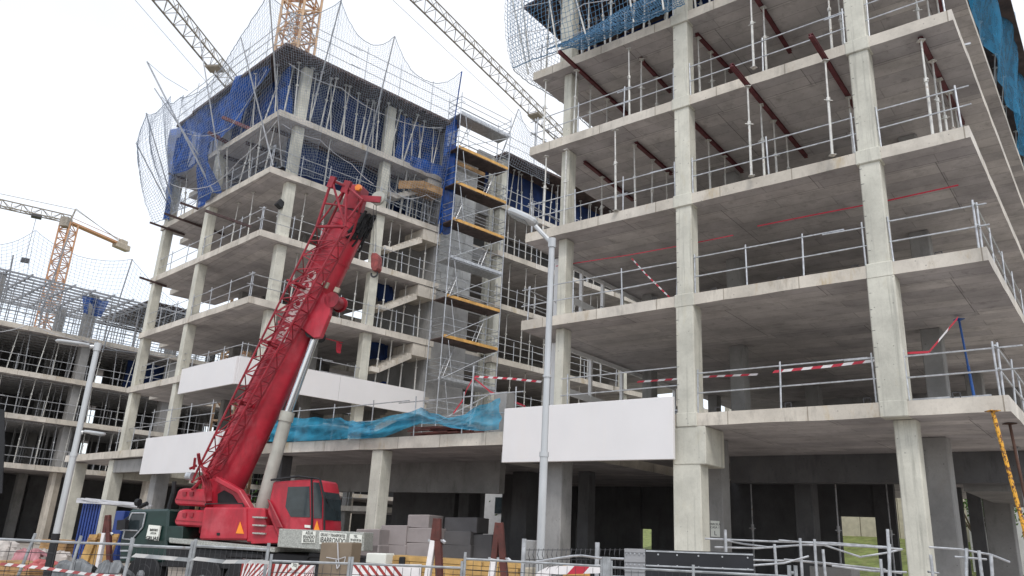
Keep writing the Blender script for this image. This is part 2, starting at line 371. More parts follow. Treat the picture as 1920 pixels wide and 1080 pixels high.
def net(c00, c10, c11, c01, cell, mat, label, cat='safety net', group=None, sagt=0., sagn=0., nrm=(0, 0, 0), r=.008, sags=0., name='safety_net', base_in=0., border=.02, jit=.02):
    """knotted cord net: c00-c10 lower edge, c01-c11 upper edge; sagt drops the upper edge, sagn bellies it out along nrm"""
    c = [V(q) for q in (c00, c10, c11, c01)]; nrm = V(nrm)
    nu = max(2, int(max((c[1]-c[0]).length, (c[2]-c[3]).length)/cell)); nv = max(2, int(max((c[3]-c[0]).length, (c[2]-c[1]).length)/cell))
    ph = random.uniform(0, 6)
    def f(i, j):
        u = i/nu; v = j/nv; lo = c[0].lerp(c[1], u); hi = c[3].lerp(c[2], u)
        s_ = 4*u*(1-u); hi = hi-V((0, 0, sagt*s_)); p = lo.lerp(hi, v)
        p = p+nrm*(sagn*math.sin(math.pi*v)*(.55+.45*s_))+nrm*(.10*math.sin(7*u+ph)*math.sin(5*v+ph)); p.z += sags*math.sin(math.pi*v)*s_
        return p+V((random.uniform(-jit, jit), random.uniform(-jit, jit), random.uniform(-jit, jit)))
    P = [[f(i, j) for i in range(nu+1)] for j in range(nv+1)]; mb = MB()
    for j in range(nv+1):
        e = r if 0 < j < nv else border
        for i in range(nu): mb.bar(P[j][i], P[j][i+1], e, 3, caps=False)
    for i in range(nu+1):
        e = r if 0 < i < nu else r
        for j in range(nv): mb.bar(P[j][i], P[j+1][i], e, 3, caps=False)
    o = mb.build(name, mat); return tag(o, label, cat, group)
def sheet(c00, c10, c11, c01, mat, label, cat, name, nrm=(0, 0, 0), amp=.1, nu=24, nv=12, fu=9., sag=0., group=None, parent=None):
    c = [V(q) for q in (c00, c10, c11, c01)]; nrm = V(nrm); a, b, e = (random.uniform(0, 6) for _ in range(3))
    def f(u, v):
        p = c[0].lerp(c[1], u).lerp(c[3].lerp(c[2], u), v)
        k = math.sin(fu*u+a+2*v)*.6+math.sin(fu*2.3*u+b-3*v)*.3+math.sin(fu*.7*u+5*v+e)*.4
        return p+nrm*(amp*k)-V((0, 0, sag*4*u*(1-u)*v))+V((0, 0, amp*.3*math.sin(fu*1.7*u+e)*(v if v > .5 else 1-v)))
    o = MB().grid(f, nu, nv).build(name, mat, parent, smooth=False)
    o.data.polygons.foreach_set('use_smooth', [True]*len(o.data.polygons))
    return o if parent else tag(o, label, cat, group)
def lattice(mb, p, q, chords, bays, r, rb=None, zig=True):
    """lattice girder: chords = list of offset vectors at start/end (pairs)"""
    p = V(p); q = V(q); rb = rb or r*.55; n = len(chords)
    C = [[p.lerp(q, k/bays)+V(c0).lerp(V(c1), k/bays) for k in range(bays+1)] for c0, c1 in chords]
    for c in C: mb.bar(c[0], c[-1], r, 5)
    for a in range(n):
        b = (a+1) % n
        if n == 2 and a == 1: break
        for k in range(bays):
            if (k+a) % 2: mb.bar(C[a][k], C[b][k+1], rb, 4, caps=False)
            else: mb.bar(C[b][k], C[a][k+1], rb, 4, caps=False)
            mb.bar(C[a][k], C[b][k], rb, 4, caps=False)
    return mb
# ================================================================== setting
mb = MB(); mb.grid(lambda u, v: V((-400+800*u, -60+900*v, -.02 if v > .01 else 0)), 40, 40)
tag(mb.build('ground', 'ground', base=(0, 0, 0)), None, None, kind='structure')
mb = MB(); mb.add([(-60, -30, .0), (60, -30, .0), (60, 7, .0), (-60, 7, .0)], [(0, 1, 2, 3)])
tag(mb.build('road', 'asph', base=(0, 0, 0)), None, None, kind='structure')
def bank(u, v):
    p = A(-34+75*u, 52+28*v); p.z = .1+7.0*(v**1.1)*(.8+.2*math.sin(5*u))+.25*math.sin(17*u+9*v); return p
tag(MB().grid(bank, 60, 24).build('grass_bank', 'grass', smooth=True), None, None, kind='structure')
def hill(u, v):
    a = R_(-75+150*u); d = 170+130*v; return V((math.sin(a)*d, math.cos(a)*d, (11+3*math.sin(9*u)+1.2*math.sin(23*u+2))*min(1, v*3)-.5+.5*math.sin(71*u+9*v)))
tag(MB().grid(hill, 220, 12).build('hills', 'grass', smooth=True), None, None, kind='structure')
# far retaining wall on the bank, pale houses, trees
mb = MB()
for i in range(16):
    h = 3.1+1.0*(1-i/16); mb.box(A(-24+i*1.4, 66, 3.4), 1.34, .25, h, AB)
tag(mb.build('retaining_wall', 'palis'), 'pale ribbed precast wall stepping down the grass bank behind the site', 'wall')
def house(p, sx, sy, h, brg, label):
    t = thing('apartment_house', p, label, 'house', 'pale houses far behind the site')
    mb = MB(); mb.box(p, sx, sy, h, brg); mb.build('wall', 'house', t)
    mb = MB(); mb.box(V(p)+V((0, 0, h)), sx+.6, sy+.6, .35, brg); mb.build('roof', 'cw', t)
    ux = V((math.cos(brg), -math.sin(brg), 0)); uy = bv(brg)
    for k in range(int(h//3)):
        for i in range(int(sx//3)):
            c = V(p)-uy*(sy/2+.03)+ux*(-sx/2+1.6+i*3)+V((0, 0, 1+3*k)); m = MB(); m.box(c, 1.3, .08, 1.4, brg); m.build('window', 'glass', t)
    return t
house(A(-46, 60), 14, 9, 7.5, AB, 'pale two storey house glimpsed under the podium slab')
house(A(-16, 78, 5), 16, 9, 6, AB, 'pale house up on the bank glimpsed between the ground floor walls')
house(A(-1, 62), 16, 9, 6, AB, 'white house behind the right block beside its last ground floor columns')
def tree(p, h, rad, label, n=900):
    t = thing('leafy_tree', p, label, 'tree', 'green trees behind the building site'); p = V(p)
    mb = MB(); mb.bar(p, p+V((.1, .1, h*.55)), .16, 7, r2=.09)
    br = []
    for i in range(6):
        a = random.uniform(0, 6.28); e = p+V((math.cos(a)*rad*.6, math.sin(a)*rad*.6, h*random.uniform(.6, .9))); br.append(e); mb.bar(p+V((.08, .08, h*.4)), e, .07, 5, r2=.025)
    mb.build('trunk', 'bark', t); mb = MB()
    for i in range(n):
        c = random.choice(br)+V((random.gauss(0, rad*.33), random.gauss(0, rad*.33), random.gauss(0, h*.11))); s_ = random.uniform(.09, .2)
        a = V((random.gauss(0, 1), random.gauss(0, 1), random.gauss(0, 1))).normalized(); b = a.orthogonal().normalized(); d = a.cross(b)
        mb.add([c-b*s_, c-d*s_*.5, c+b*s_, c+d*s_*.5], [(0, 1, 2, 3)])
    mb.build('crown', 'leaf', t); return t
tree(A(-47, 33), 4.5, 2.6, 'green tree seen under the podium slab left of the grey packs')
tree(A(-30.5, 44), 6, 3, 'green tree filling the gap under the podium slab right of the grey packs', 1400)
tree(A(-8.5, 56, 1.2), 6, 2.4, 'green shrub like tree on the bank left of the slim ground floor column')
tree(A(-60, 62), 6, 3, 'green tree at far left beyond the ground floor of the left block')
# ================================================================== right block (A)
bA = thing('concrete_frame_block', A(-8, 17.75, 0), 'large bare concrete frame block on the right with white panel at first floor', 'building')
UL, UR, WF, WB = -14.1, -1.8, 17.75, 44.
pA = [A(UL, WF), A(UR, WF), A(UR, WB), A(UL, WB)]
for k in range(5):
    slab([(p.x, p.y) for p in pA], LV[k], .3 if k else .32, ['edge', 'soffA'], bA)
# front columns; upper shafts slimmer than the first-floor ones
for k in range(0, 4):
    z0, z1 = LV[k], LV[k+1]-.3
    for (u, wd, w0) in ((-3.9, .58 if k == 0 else .46, 17.98), (-8.68, .50 if k == 0 else .46, 17.98), (-12.9, .3, 18.3)):
        column(A(u, w0), wd, .42 if u < -12 else .5 if k == 0 else .42, z0, z1, AB, bA)
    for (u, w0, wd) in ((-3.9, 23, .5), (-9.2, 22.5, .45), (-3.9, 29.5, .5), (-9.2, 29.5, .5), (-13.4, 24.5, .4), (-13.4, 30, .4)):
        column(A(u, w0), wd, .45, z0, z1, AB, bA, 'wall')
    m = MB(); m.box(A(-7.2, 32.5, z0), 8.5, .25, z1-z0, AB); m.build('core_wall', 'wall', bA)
# rough joint collars where columns meet slab edges
for k in range(0, 5):
    for u in (-3.9, -8.68):
        m = MB(); m.box(A(u, WF+.17, LV[k]-.33), .56, .4, .36, AB); m.build('column_joint', 'col', bA, bevel=.02)
# columns rising out of the frame from the fifth level
for u in (-3.9, -8.68, -12.85): column(A(u, 18.05), .46, .42, LV[4], LV[5]-.2, AB, bA)
# ground floor
zt = LV[0]-.32
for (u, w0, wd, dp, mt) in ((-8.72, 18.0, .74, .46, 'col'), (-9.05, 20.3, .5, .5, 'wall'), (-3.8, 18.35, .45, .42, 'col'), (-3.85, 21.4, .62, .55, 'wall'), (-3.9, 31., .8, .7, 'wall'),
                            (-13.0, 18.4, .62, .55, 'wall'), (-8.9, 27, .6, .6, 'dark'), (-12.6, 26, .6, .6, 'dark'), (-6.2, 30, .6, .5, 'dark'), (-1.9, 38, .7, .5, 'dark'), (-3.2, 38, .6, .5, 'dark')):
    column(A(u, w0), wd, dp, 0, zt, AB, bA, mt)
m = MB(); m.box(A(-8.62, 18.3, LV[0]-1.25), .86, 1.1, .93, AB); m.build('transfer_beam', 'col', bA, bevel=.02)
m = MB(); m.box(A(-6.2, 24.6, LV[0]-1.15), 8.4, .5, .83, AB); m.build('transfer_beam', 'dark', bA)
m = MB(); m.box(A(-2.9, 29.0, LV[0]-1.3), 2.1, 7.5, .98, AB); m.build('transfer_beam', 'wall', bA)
# shade-coloured inner walls of the ground floor, built along one line with the gaps the photo shows light through
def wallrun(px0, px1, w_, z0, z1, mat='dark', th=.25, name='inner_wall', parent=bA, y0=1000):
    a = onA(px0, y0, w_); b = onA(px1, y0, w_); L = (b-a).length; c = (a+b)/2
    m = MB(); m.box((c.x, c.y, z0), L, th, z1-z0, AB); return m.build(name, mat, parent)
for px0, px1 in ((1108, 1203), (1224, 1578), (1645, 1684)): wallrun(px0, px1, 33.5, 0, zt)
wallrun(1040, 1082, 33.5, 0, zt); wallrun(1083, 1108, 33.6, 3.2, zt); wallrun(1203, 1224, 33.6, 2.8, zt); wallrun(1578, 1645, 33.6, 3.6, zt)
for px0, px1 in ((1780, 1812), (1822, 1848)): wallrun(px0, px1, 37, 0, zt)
# white panel hung on the first-floor edge
a, b = onA(948, 768, 17.6), onA(1263, 742, 17.6); c, d = onA(945, 869, 17.6), onA(1261, 860, 17.6)
zt_, zb_ = (a.z+b.z)/2, (c.z+d.z)/2
mid = (a+b)/2; m = MB(); m.box((mid.x, mid.y, zb_), (b-a).length, .12, zt_-zb_, AB); m.build('parapet_panel', 'white', bA, bevel=.012)
m = MB(); m.box((a+UA*.3+WA*1.2).to_tuple()[:2]+(zb_+.02,), .9, 2.2, .3, AB); m.build('beam_end', 'wall', bA)
# white window framing along the left side of floors one and two
for k, w0, w1 in ((0, 19.4, 27.5), (1, 19.4, 24.8)):
    m = MB(); zz = LV[k+1]-.34
    m.rb(A(-13.95, w0, zz-.06), A(-13.95, w1, zz-.06), .07, .14)
    m.rb(A(-13.95, w0, LV[k]+1.35), A(-13.95, w1, LV[k]+1.2), .07, .22)
    for i in range(5):
        ww = w0+(w1-w0)*i/4; m.rb(A(-13.95, ww, LV[k]), A(-13.95, ww, zz), .08, .12 if i else .3)
    m.build('window_frame', 'frame', bA)
# loading hooks cast in the slab edges
for k in (0, 1):
    for i in range(6):
        p = A(-11.5+i*1.75, WF+.35, LV[k]); m = MB(); m.path([p+UA*-.07, p+UA*-.07+V((0, 0, .17)), p+UA*.07+V((0, 0, .17)), p+UA*.07], .012); m.build('lifting_loop', 'cable', bA)
FN = {0: 'first', 1: 'second', 2: 'third', 3: 'fourth', 4: 'fifth', 5: 'sixth'}
# guard rails
railing([A(-14.0, 24, LV[3]), A(-14.0, 17.9, LV[3])], 'short guard rail running back along the left end of the fourth floor, right block')
for k in (1, 2, 3):
    railing([A(-13.95, 17.86, LV[k]), A(-8.95, 17.86, LV[k])], 'tube guard rail along the %s floor edge of the right block, left bay' % FN[k], step=1.65)
    railing([A(-8.42, 17.86, LV[k]), A(-4.2, 17.86, LV[k])], 'guard rail on the %s floor edge, right block, between its front columns' % FN[k], step=1.45 if k < 2 else 2.1)
    railing([A(-3.62, 17.86, LV[k]), A(-1.95, 17.86, LV[k])], 'short tube guard rail at the right corner of the %s floor, right block' % FN[k], step=1.6)
railing([A(-12.4, 17.9, LV[0]+.0), A(-8.95, 17.9, LV[0])], 'tube guard rail standing behind the white panel of the right block', step=3.4, hs=(.75, 1.25), ph=1.35)
railing([A(-8.42, 17.86, LV[0]), A(-4.25, 17.86, LV[0])], 'tube guard rail above the dark ground floor opening, between the two front columns', step=2.1)
railing([A(-3.6, 17.86, LV[0]), A(-1.95, 17.86, LV[0])], 'tube guard rail with overhanging ends at the right first floor corner', step=1.45, over=.5)
for k in (0, 1):
    railing([A(-1.9, 17.95, LV[k]), A(-1.9, 25, LV[k])], 'tube guard rail going back along the %s floor side edge at far right' % FN[k], step=1.8)
for k in (1, 2):
    railing([A(-14.0, 17.95, LV[k]), A(-14.0, 21, LV[k])], 'short guard rail running back along the left end of the %s floor, right block' % FN[k], step=1.5)
railing([A(-13.9, 17.9, LV[4]), A(-4, 17.9, LV[4])], 'tube guard rail behind the blue netting on top of the right block', step=1.7)
# props with their dark red beams, from sight lines onto the real soffits
def rowA(k, tops, word):
    zs = LV[k+1]-.31
    for i, (px, py) in enumerate(tops):
        p = onz(px, py, zs-.14)
        prop('pale', p, LV[k], zs-.12, 'pale prop on the %s floor, right block, %s' % (word, nth(i, len(tops))), 'adjustable steel props under the right block slabs')
rowA(3, sorted([(1024, 152), (1079, 134), (1108, 162), (1138, 187), (1181, 93), (1202, 114), (1230, 145), (1310, 72), (1334, 101), (1358, 131), (1406, -14), (1430, 14), (1548, -40), (1572, -20), (1712, -40), (1735, -25), (1756, -8)]), 'fourth')
rowA(2, sorted([(1024, 295), (1062, 282), (1130, 334), (1156, 246), (1192, 274), (1221, 301), (1250, 325), (1330, 265), (1357, 295), (1401, 165), (1426, 197), (1451, 227), (1475, 255), (1546, 117), (1591, 185), (1726, 77), (1746, 117), (1763, 152), (1777, 174), (1795, 204)]), 'third')
def beamA(k, a, b, i, n, word):
    zs = LV[k+1]-.31-.09; p, q = onz(*a, zs), onz(*b, zs); m = MB()
    d = (q-p).normalized()
    m.rb(p, q, .11, .02); m.rb(p+V((0, 0, .07)), q+V((0, 0, .07)), .11, .02); m.rb(p+V((0, 0, .035)), q+V((0, 0, .035)), .03, .06)
    o = m.build('steel_beam', 'beam'); tag(o, 'dark red beam above the %s floor props, right block, %s' % (word, nth(i, n)), 'beam', 'dark red shoring beams')
b4 = [((1048, 98), (1176, 216)), ((1200, 112), (1257, 174)), ((1306, 66), (1372, 137)), ((1417, -3), (1482, 100)), ((1560, -60), (1600, 10)), ((1752, -20), (1770, 30))]
b3 = [((1096, 306), (1187, 377)), ((1192, 270), (1259, 328)), ((1300, 233), (1392, 324)), ((1371, 124), (1512, 296)), ((1520, 68), (1606, 207)), ((1726, 74), (1806, 234))]
for i, (p, q) in enumerate(b4): beamA(3, p, q, i, len(b4), 'fourth')
for i, (p, q) in enumerate(b3): beamA(2, p, q, i, len(b3), 'third')
# coloured props
def rod(name, p, q, r, mat, label, cat='steel prop', plate=.2, parent=None, n=8):
    t = thing(name, p, label, cat); MB().bar(p, V(p).lerp(V(q), .55), r, n).build('outer_tube', mat, t, smooth=True)
    MB().bar(V(p).lerp(V(q), .55), q, r*.75, n).build('inner_tube', mat, t, smooth=True)
    MB().box(V(p), plate, plate, .015).build('base_plate', mat, t); MB().box(V(q)-V((0, 0, .015)), plate, plate, .015).build('head_plate', mat, t); return t
q = onz(1797, 592, LV[1]-.31); p = onpl(1829, 738, A(0, q.dot(WA)), WA); rod('steel_prop', (p.x, p.y, LV[0]), (q.x, q.y, LV[1]-.4), .035, 'bprop', 'bright blue prop leaning on the first floor near the right corner')
q = onz(1861, 770, LV[0]-.33); rod('steel_prop', (q.x+.45, q.y-.3, 0), (q.x, q.y, q.z), .05, 'yprop', 'chipped yellow prop with rust holding the first floor slab at far right')
q = onz(1893, 794, LV[0]-.33); rod('steel_prop', (q.x+.25, q.y-.1, 0), (q.x, q.y, q.z), .04, 'rprop', 'rust brown prop behind the yellow one at far right')
def tape(pts, wd, label, stripes=None, cat='tape', mats=('tred', 'twht'), name='barrier_tape', lean=0., up=(0, 0, 1)):
    m = MB(); upv = V(up)
    for a, b in zip(pts, pts[1:]):
        a = V(a); b = V(b); n = max(1, int((b-a).length/(stripes or 99)))
        for i in range(n):
            p, q = a.lerp(b, i/n), a.lerp(b, (i+1)/n); m.cur = i % 2 if stripes else 0
            s_ = (b-a).normalized()*(wd*.5 if stripes else 0); h = upv*(wd/2)
            m.add([p-h-s_, q-h-s_, q+h+s_, p+h+s_], [(0, 1, 2, 3)])
    return tag(m.build(name, list(mats) if stripes else mats[0]), label, cat)
tape([onA(*p, 18.6) for p in ((1042, 499), (1180, 478), (1290, 458), (1375, 441))], .03, 'thin red tape strung across the second floor, left part')
tape([onA(*p, 18.9) for p in ((1420, 424), (1520, 404), (1660, 377), (1797, 347))], .04, 'thin red tape strung across the second floor ceiling, right part')
tape([onA(*p, 18.7) for p in ((1184, 484), (1210, 513), (1256, 558))], .06, 'red and white tape hanging diagonally on the second floor', .12)
tape([onA(*p, 19.5) for p in ((1195, 716), (1330, 706), (1420, 702))], .055, 'red and white tape strung low across the first floor, left length', .22)
tape([onA(*p, 18.6) for p in ((1450, 697), (1560, 686), (1640, 676))], .065, 'red and white tape strung low across the first floor, right length', .22)
tape([onA(*p, 18.3) for p in ((1700, 662), (1742, 660), (1796, 596))], .05, 'red and white tape rising to the top of the blue prop', .3)
# upper formwork and nets of the right block
m = MB(); m.box(A(-8.2, 22.9, LV[5]-.25), 12.6, 10.5, .06, AB)
for i in range(14): m.rb(A(-14.5+i*.95, 17.6, LV[5]-.34), A(-14.5+i*.95, 27.5, LV[5]-.34), .08, .16)
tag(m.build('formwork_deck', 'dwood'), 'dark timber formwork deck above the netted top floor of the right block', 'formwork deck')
n_ = 0
for i in range(22):
    for j in range(2):
        u = -13.8+i*.55+random.uniform(-.15, .15); wv = 18.1+j*1.5+random.uniform(-.2, .2); n_ += 1
        prop('pale', A(u, wv), LV[4], LV[5]-.42, 'prop behind top floor netting, right block, %s, %s row' % (nth(i, 22), ('front', 'rear')[j]), 'adjustable steel props under the right block slabs', top=A(u+random.uniform(-.25, .25), wv+random.uniform(-.2, .2), LV[5]-.42))
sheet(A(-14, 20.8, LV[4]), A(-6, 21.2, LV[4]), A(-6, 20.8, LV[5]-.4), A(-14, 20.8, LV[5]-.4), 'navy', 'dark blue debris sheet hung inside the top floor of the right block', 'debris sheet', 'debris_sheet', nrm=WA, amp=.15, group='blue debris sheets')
net(A(-14.6, 17.3, LV[4]+.1), A(-8.8, 17.35, LV[4]+.05), A(-8.6, 17.1, LV[5]+.6), A(-15.0, 17.1, LV[5]+.6), .16, 'bstring', 'blue grey safety net bagging out over the top left front of the right block', nrm=-WA, sagn=.3, group='cord safety nets', r=.008)
net(A(-14.5, 22, LV[4]+.1), A(-14.6, 17.3, LV[4]+.1), A(-15.0, 17.1, LV[5]+.6), A(-15.0, 22, LV[5]+.6), .16, 'wstring', 'safety net closing the left end of the top floor of the right block', nrm=-UA, sagn=.5, group='cord safety nets', r=.009)
net(A(-11.8, 17.25, LV[4]-.28), A(-8.3, 17.35, LV[4]-.05), A(-8.3, 17.3, LV[4]+.7), A(-13.2, 17.3, LV[4]+.35), .09, 'bstring', 'doubled blue net fold drooping below the fifth slab edge left of the column', nrm=-WA, sagn=.22, sags=-.15, group='cord safety nets', r=.011)
net(A(-8.3, 17.3, LV[4]+.1), A(-3.6, 17.3, LV[4]+.1), A(-3.4, 16.9, LV[5]+.6), A(-8.5, 16.9, LV[5]+.6), .16, 'bstring', 'safety net along the top floor front between the columns of the right block', nrm=-WA, sagn=.5, group='cord safety nets', r=.009)
for i, (u, du, wv) in enumerate(((-14.2, -.8, 17.6), (-13.9, -.4, 17.3), (-12.7, -.5, 17.2), (-11.6, -.9, 17.3), (-9.9, -.4, 17.2), (-8.9, -.2, 17.2))):
    m = MB(); m.bar(A(u, wv, LV[4]-.1), A(u+du, wv-.5, LV[5]+.9), .03, 6); tag(m.build('net_pole', 'prop', smooth=True), 'slanting net pole at the right block top left, %s' % nth(i, 6), 'net pole', 'poles holding the safety nets')
for i, zz in enumerate((1.15, 2.2)):
    pts = [A(-14.7+k*.8, 17.0-.15*math.sin(k*1.9), LV[4]+zz-.22*abs(math.sin(k*.9))) for k in range(9)]
    m = MB(); m.path(pts, .012); tag(m.build('net_rope', 'rope'), '%s pale rope looping across the net at the top left of the right block' % ('lower', 'upper')[i], 'rope')
# side face at far right: netting and props on the top floor
sheet(A(-1.75, 17.6, LV[4]), A(-1.5, 40, LV[4]), A(-1.2, 40, LV[5]+.4), A(-1.3, 17.6, LV[5]+.4), 'sky2', 'bright blue netting over the top floor side at the upper right corner', 'debris sheet', 'debris_sheet', nrm=UA, amp=.25, nu=60, fu=30, group='blue debris sheets')
sheet(A(-4.5, 18, LV[4]), A(-4.5, 40, LV[4]), A(-4.5, 40, LV[5]), A(-4.5, 18, LV[5]), 'navy', 'dark blue sheet hung inside the top floor at the upper right corner', 'debris sheet', 'debris_sheet', nrm=UA, amp=.15, nu=40, group='blue debris sheets')
for i in range(22):
    wv = 18.5+i*.95; prop('pale', A(-2.3, wv), LV[4], LV[5]-.3, 'prop behind bright blue netting at upper right, %s' % nth(i, 22, 'from the near end').replace('leftmost', 'nearest').replace('rightmost', 'farthest'), 'adjustable steel props under the right block slabs', top=A(-2.1+random.uniform(-.3, .3), wv+random.uniform(-.4, .4), LV[5]-.3))
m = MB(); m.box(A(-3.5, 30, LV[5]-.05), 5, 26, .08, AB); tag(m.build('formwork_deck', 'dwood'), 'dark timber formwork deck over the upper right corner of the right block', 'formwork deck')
bR = thing('concrete_frame_block', A(-50, 38, 0), 'low concrete frame glimpsed under the podium behind the crane cab', 'building')
for zz in (3.6, 6.9): slab([tuple(A(*p)[:2]) for p in ((-62, 37), (-41, 37), (-41, 44), (-62, 44))], zz, .35, ['edge', 'soffA'], bR)
for i in range(7): column(A(-61+i*3.2, 37.5), .6, .5, 0, 3.25, AB, bR, 'wall'); column(A(-61+i*3.2, 37.5), .5, .5, 3.6, 6.55, AB, bR, 'wall')
railing([A(-61, 37.1, 3.6), A(-42, 37.1, 3.6)], 'guard rail of the low frame glimpsed under the podium', step=2.5)
# ================================================================== podium between the blocks
bP = thing('podium_slab_frame', A(-21, 17.7, 0), 'low concrete podium deck between the middle and right blocks on pale columns', 'podium')
slab([tuple(A(*p)[:2]) for p in ((-28.2, 17.7), (-14.3, 17.7), (-14.3, 40), (-36, 40), (-36, 26))], LB[0], .38, ['edge', 'soffA'], bP)
pc = onz(676, 838, LB[0]-.38); cu = pc.dot(UA)
column(A(cu, 18.0), .52, .48, 0, LB[0]-.38, AB, bP)
for (u, w0, wd) in ((-26.4, 18.6, .5), (-20, 26, .8), (-17, 26, .5), (-24, 27, .5), (-16, 33, .5), (-29, 30, .5)): column(A(u, w0), wd, wd, 0, LB[0]-.38, AB, bP, 'dark')
for (x0, x1, w0, mt) in ((735, 790, 28, 'dark'), (790, 852, 27.6, 'dark'), (872, 893, 28, 'dark'), (942, 975, 27, 'dark')):
    wallrun(x0, x1, w0, 0, LB[0]-.38, mt, .3, parent=bP)
m = MB(); m.box(A(-24, 22, LB[0]-1.5), 12, .3, 1.12, AB); m.build('transfer_beam', 'wall', bP)
railing([onA(490, 838, 17.7).xy.to_3d()+V((0, 0, LB[0])), A(-14.1, 17.7, LB[0])], 'long tube guard rail along the podium edge above the grey packs', step=2.15, hs=(.55, 1.15), ph=1.3)
def podnet(pxs, w_, label):
    """light blue debris net draped along the podium rail: rows of (px, top y, bottom y)"""
    top = [onA(x, a, w_) for x, a, b in pxs]; bot = [onA(x, b, w_-.04) for x, a, b in pxs]
    n = len(pxs)-1
    def f(u, v):
        k = min(n-1, int(u*n)); t = u*n-k; lo = bot[k].lerp(bot[k+1], t); hi = top[k].lerp(top[k+1], t)
        p = lo.lerp(hi, v); q = .05*math.sin(17*u+9*v)+.02*math.sin(61*u-24*v)+.03*math.sin(9*u+14*v)
        return p+WA*(q-.04)+V((0, 0, .03*math.sin(40*u)*v))
    o = MB().grid(f, 90, 14).build('debris_net', 'sky'); o.data.polygons.foreach_set('use_smooth', [True]*len(o.data.polygons))
    tag(o, label, 'debris net', 'light blue debris nets')
podnet([(505, 792, 828), (560, 783, 828), (640, 785, 824), (672, 792, 822), (705, 800, 818)], 17.62, 'light blue net sagging on the podium rail right behind the red crane boom')
podnet([(655, 795, 824), (720, 785, 820), (790, 765, 795), (822, 778, 795), (850, 784, 803), (900, 762, 808), (939, 748, 806)], 17.58, 'light blue net gathered in peaks on the podium rail beside the white panel')
mb = MB()
for i in range(26):
    u = -17.9+random.uniform(-.9, .9); zz = LB[0]+.1+random.uniform(0, .28); p = A(u-random.uniform(.5, 1.1), 18.2+random.uniform(0, .5), zz); mb.rb(p, p+UA*random.uniform(1., 1.8)+V((0, 0, random.uniform(-.05, .05))), .07, .05)
tag(mb.build('red_formwork_props', 'rusty'), 'heap of red steel formwork pieces lying on the podium behind the blue net', 'formwork', kind='stuff')
# little tape tripod near the scaffold foot
pp = onA(888, 700, 19.5); m = MB(); m.bar((pp.x, pp.y, LB[0]), (pp.x, pp.y, LB[0]+2.6), .04, 6); tag(m.build('tape_pole', 'galv', smooth=True), 'grey pole carrying red and white tape beside the scaffold foot', 'pole')
tape([onA(890, 706, 19.5), onA(960, 710, 19.5), onA(1015, 716, 19.5)], .07, 'red and white tape running right from the pole beside the scaffold', .2)
tape([onA(889, 709, 19.5), onA(920, 735, 19.4), onA(985, 762, 19.3)], .06, 'red tape falling from the tape pole to the right')
tape([onA(887, 709, 19.5), onA(875, 730, 19.6), onA(868, 750, 19.7), onA(850, 775, 19.7)], .09, 'bunched red tape hanging left of the tape pole')
m = MB(); m.box(onA(945, 770, 18.6).xy.to_3d()+V((0, 0, LB[0])), .5, .4, 1.35, AB); tag(m.build('precast_stub', 'wall'), 'short rough concrete stub on the podium behind the end of the blue net', 'concrete stub')
# ================================================================== middle block (B)
bB = thing('concrete_frame_block', B(4, 4, 0), 'bare concrete frame block in the middle wrapped in blue netting at its top', 'building')
def bp(*l): return [tuple(B(a, b)[:2]) for a, b in l]
main = bp((0, 0), (9.75, 0), (9.75, 9.5), (4.2, 9.5), (4.2, 13), (1.6, 13), (1.6, 11.7), (0, 11.7))
for k in range(6):
    if k == 0: slab(bp((0, 6), (9.75, 6), (9.75, 12), (3, 19), (0, 19)), LB[0]+.1, .35, ['edge', 'soffB'], bB)
    else: slab(main, LB[k], .3, ['edge', 'soffB'], bB)
wing = bp((13.7, .1), (40, .1), (40, 12), (9.75, 12), (9.75, 9.5), (13.7, 9.5))
for k in range(1, 6): slab(wing, LB[k], .3, ['edge', 'soffB'], bB)
colsB = [(1.25, .45, 0), (6.1, .45, 0), (-.0+.3, 6.2, 1), (.3, 11.4, 1)]
for k in range(0, 6):
    z0 = LB[k]; z1 = LB[k+1]-.3
    for (a, b, t_) in colsB: column(B(a, b), .46, .42, z0, z1, BX-math.pi/2 if not t_ else BY, bB)
    for (a, b) in ((5.5, 6), (8.8, 8.8), (4.0, 9.1), (5.2, 3.5)): column(B(a, b), .45, .45, z0, z1, BX, bB, 'wall')
    for (a, b) in ((14.0, .45), (19.5, .5), (25, .5), (31, .5), (37, .5)): column(B(a, b), .42, .42, z0, z1, BX, bB)
    m = MB(); m.box(B(7.2, 8.9, z0), 4.6, .2, z1-z0, BX-math.pi/2); m.build('core_wall', 'wall', bB)
    m = MB(); m.box(B(24, 9, z0), 20, .2, z1-z0, BX-math.pi/2); m.build('core_wall', 'wall', bB)
    m = MB(); m.box(B(9.9, 3.2, z0), .25, 5.6, z1+.3-z0, BX-math.pi/2+math.pi/2*0); m.build('core_wall', 'wall', bB)
for (a, b) in ((.3, 6.4), (.5, 12.5), (.5, 18)):
    column(B(a, b), .62, .62, 0, LB[0]-.3, BY, bB, 'col' if b > 7 else 'wall')
m = MB(); m.rb(B(.35, 12.6, LB[0]-.72), B(4.2, 12.6, LB[0]-.72), .6, .92); m.build('transfer_beam', 'col', bB); m = MB(); m.rb(B(.35, 6.6, LB[0]-.72), B(3.5, 6.6, LB[0]-.72), .6, .92); m.build('transfer_beam', 'col', bB)
m = MB(); m.rb(B(.4, 6.9, LB[0]-.62), B(.4, 12.3, LB[0]-.62), .3, .6); m.build('transfer_beam', 'wall', bB)
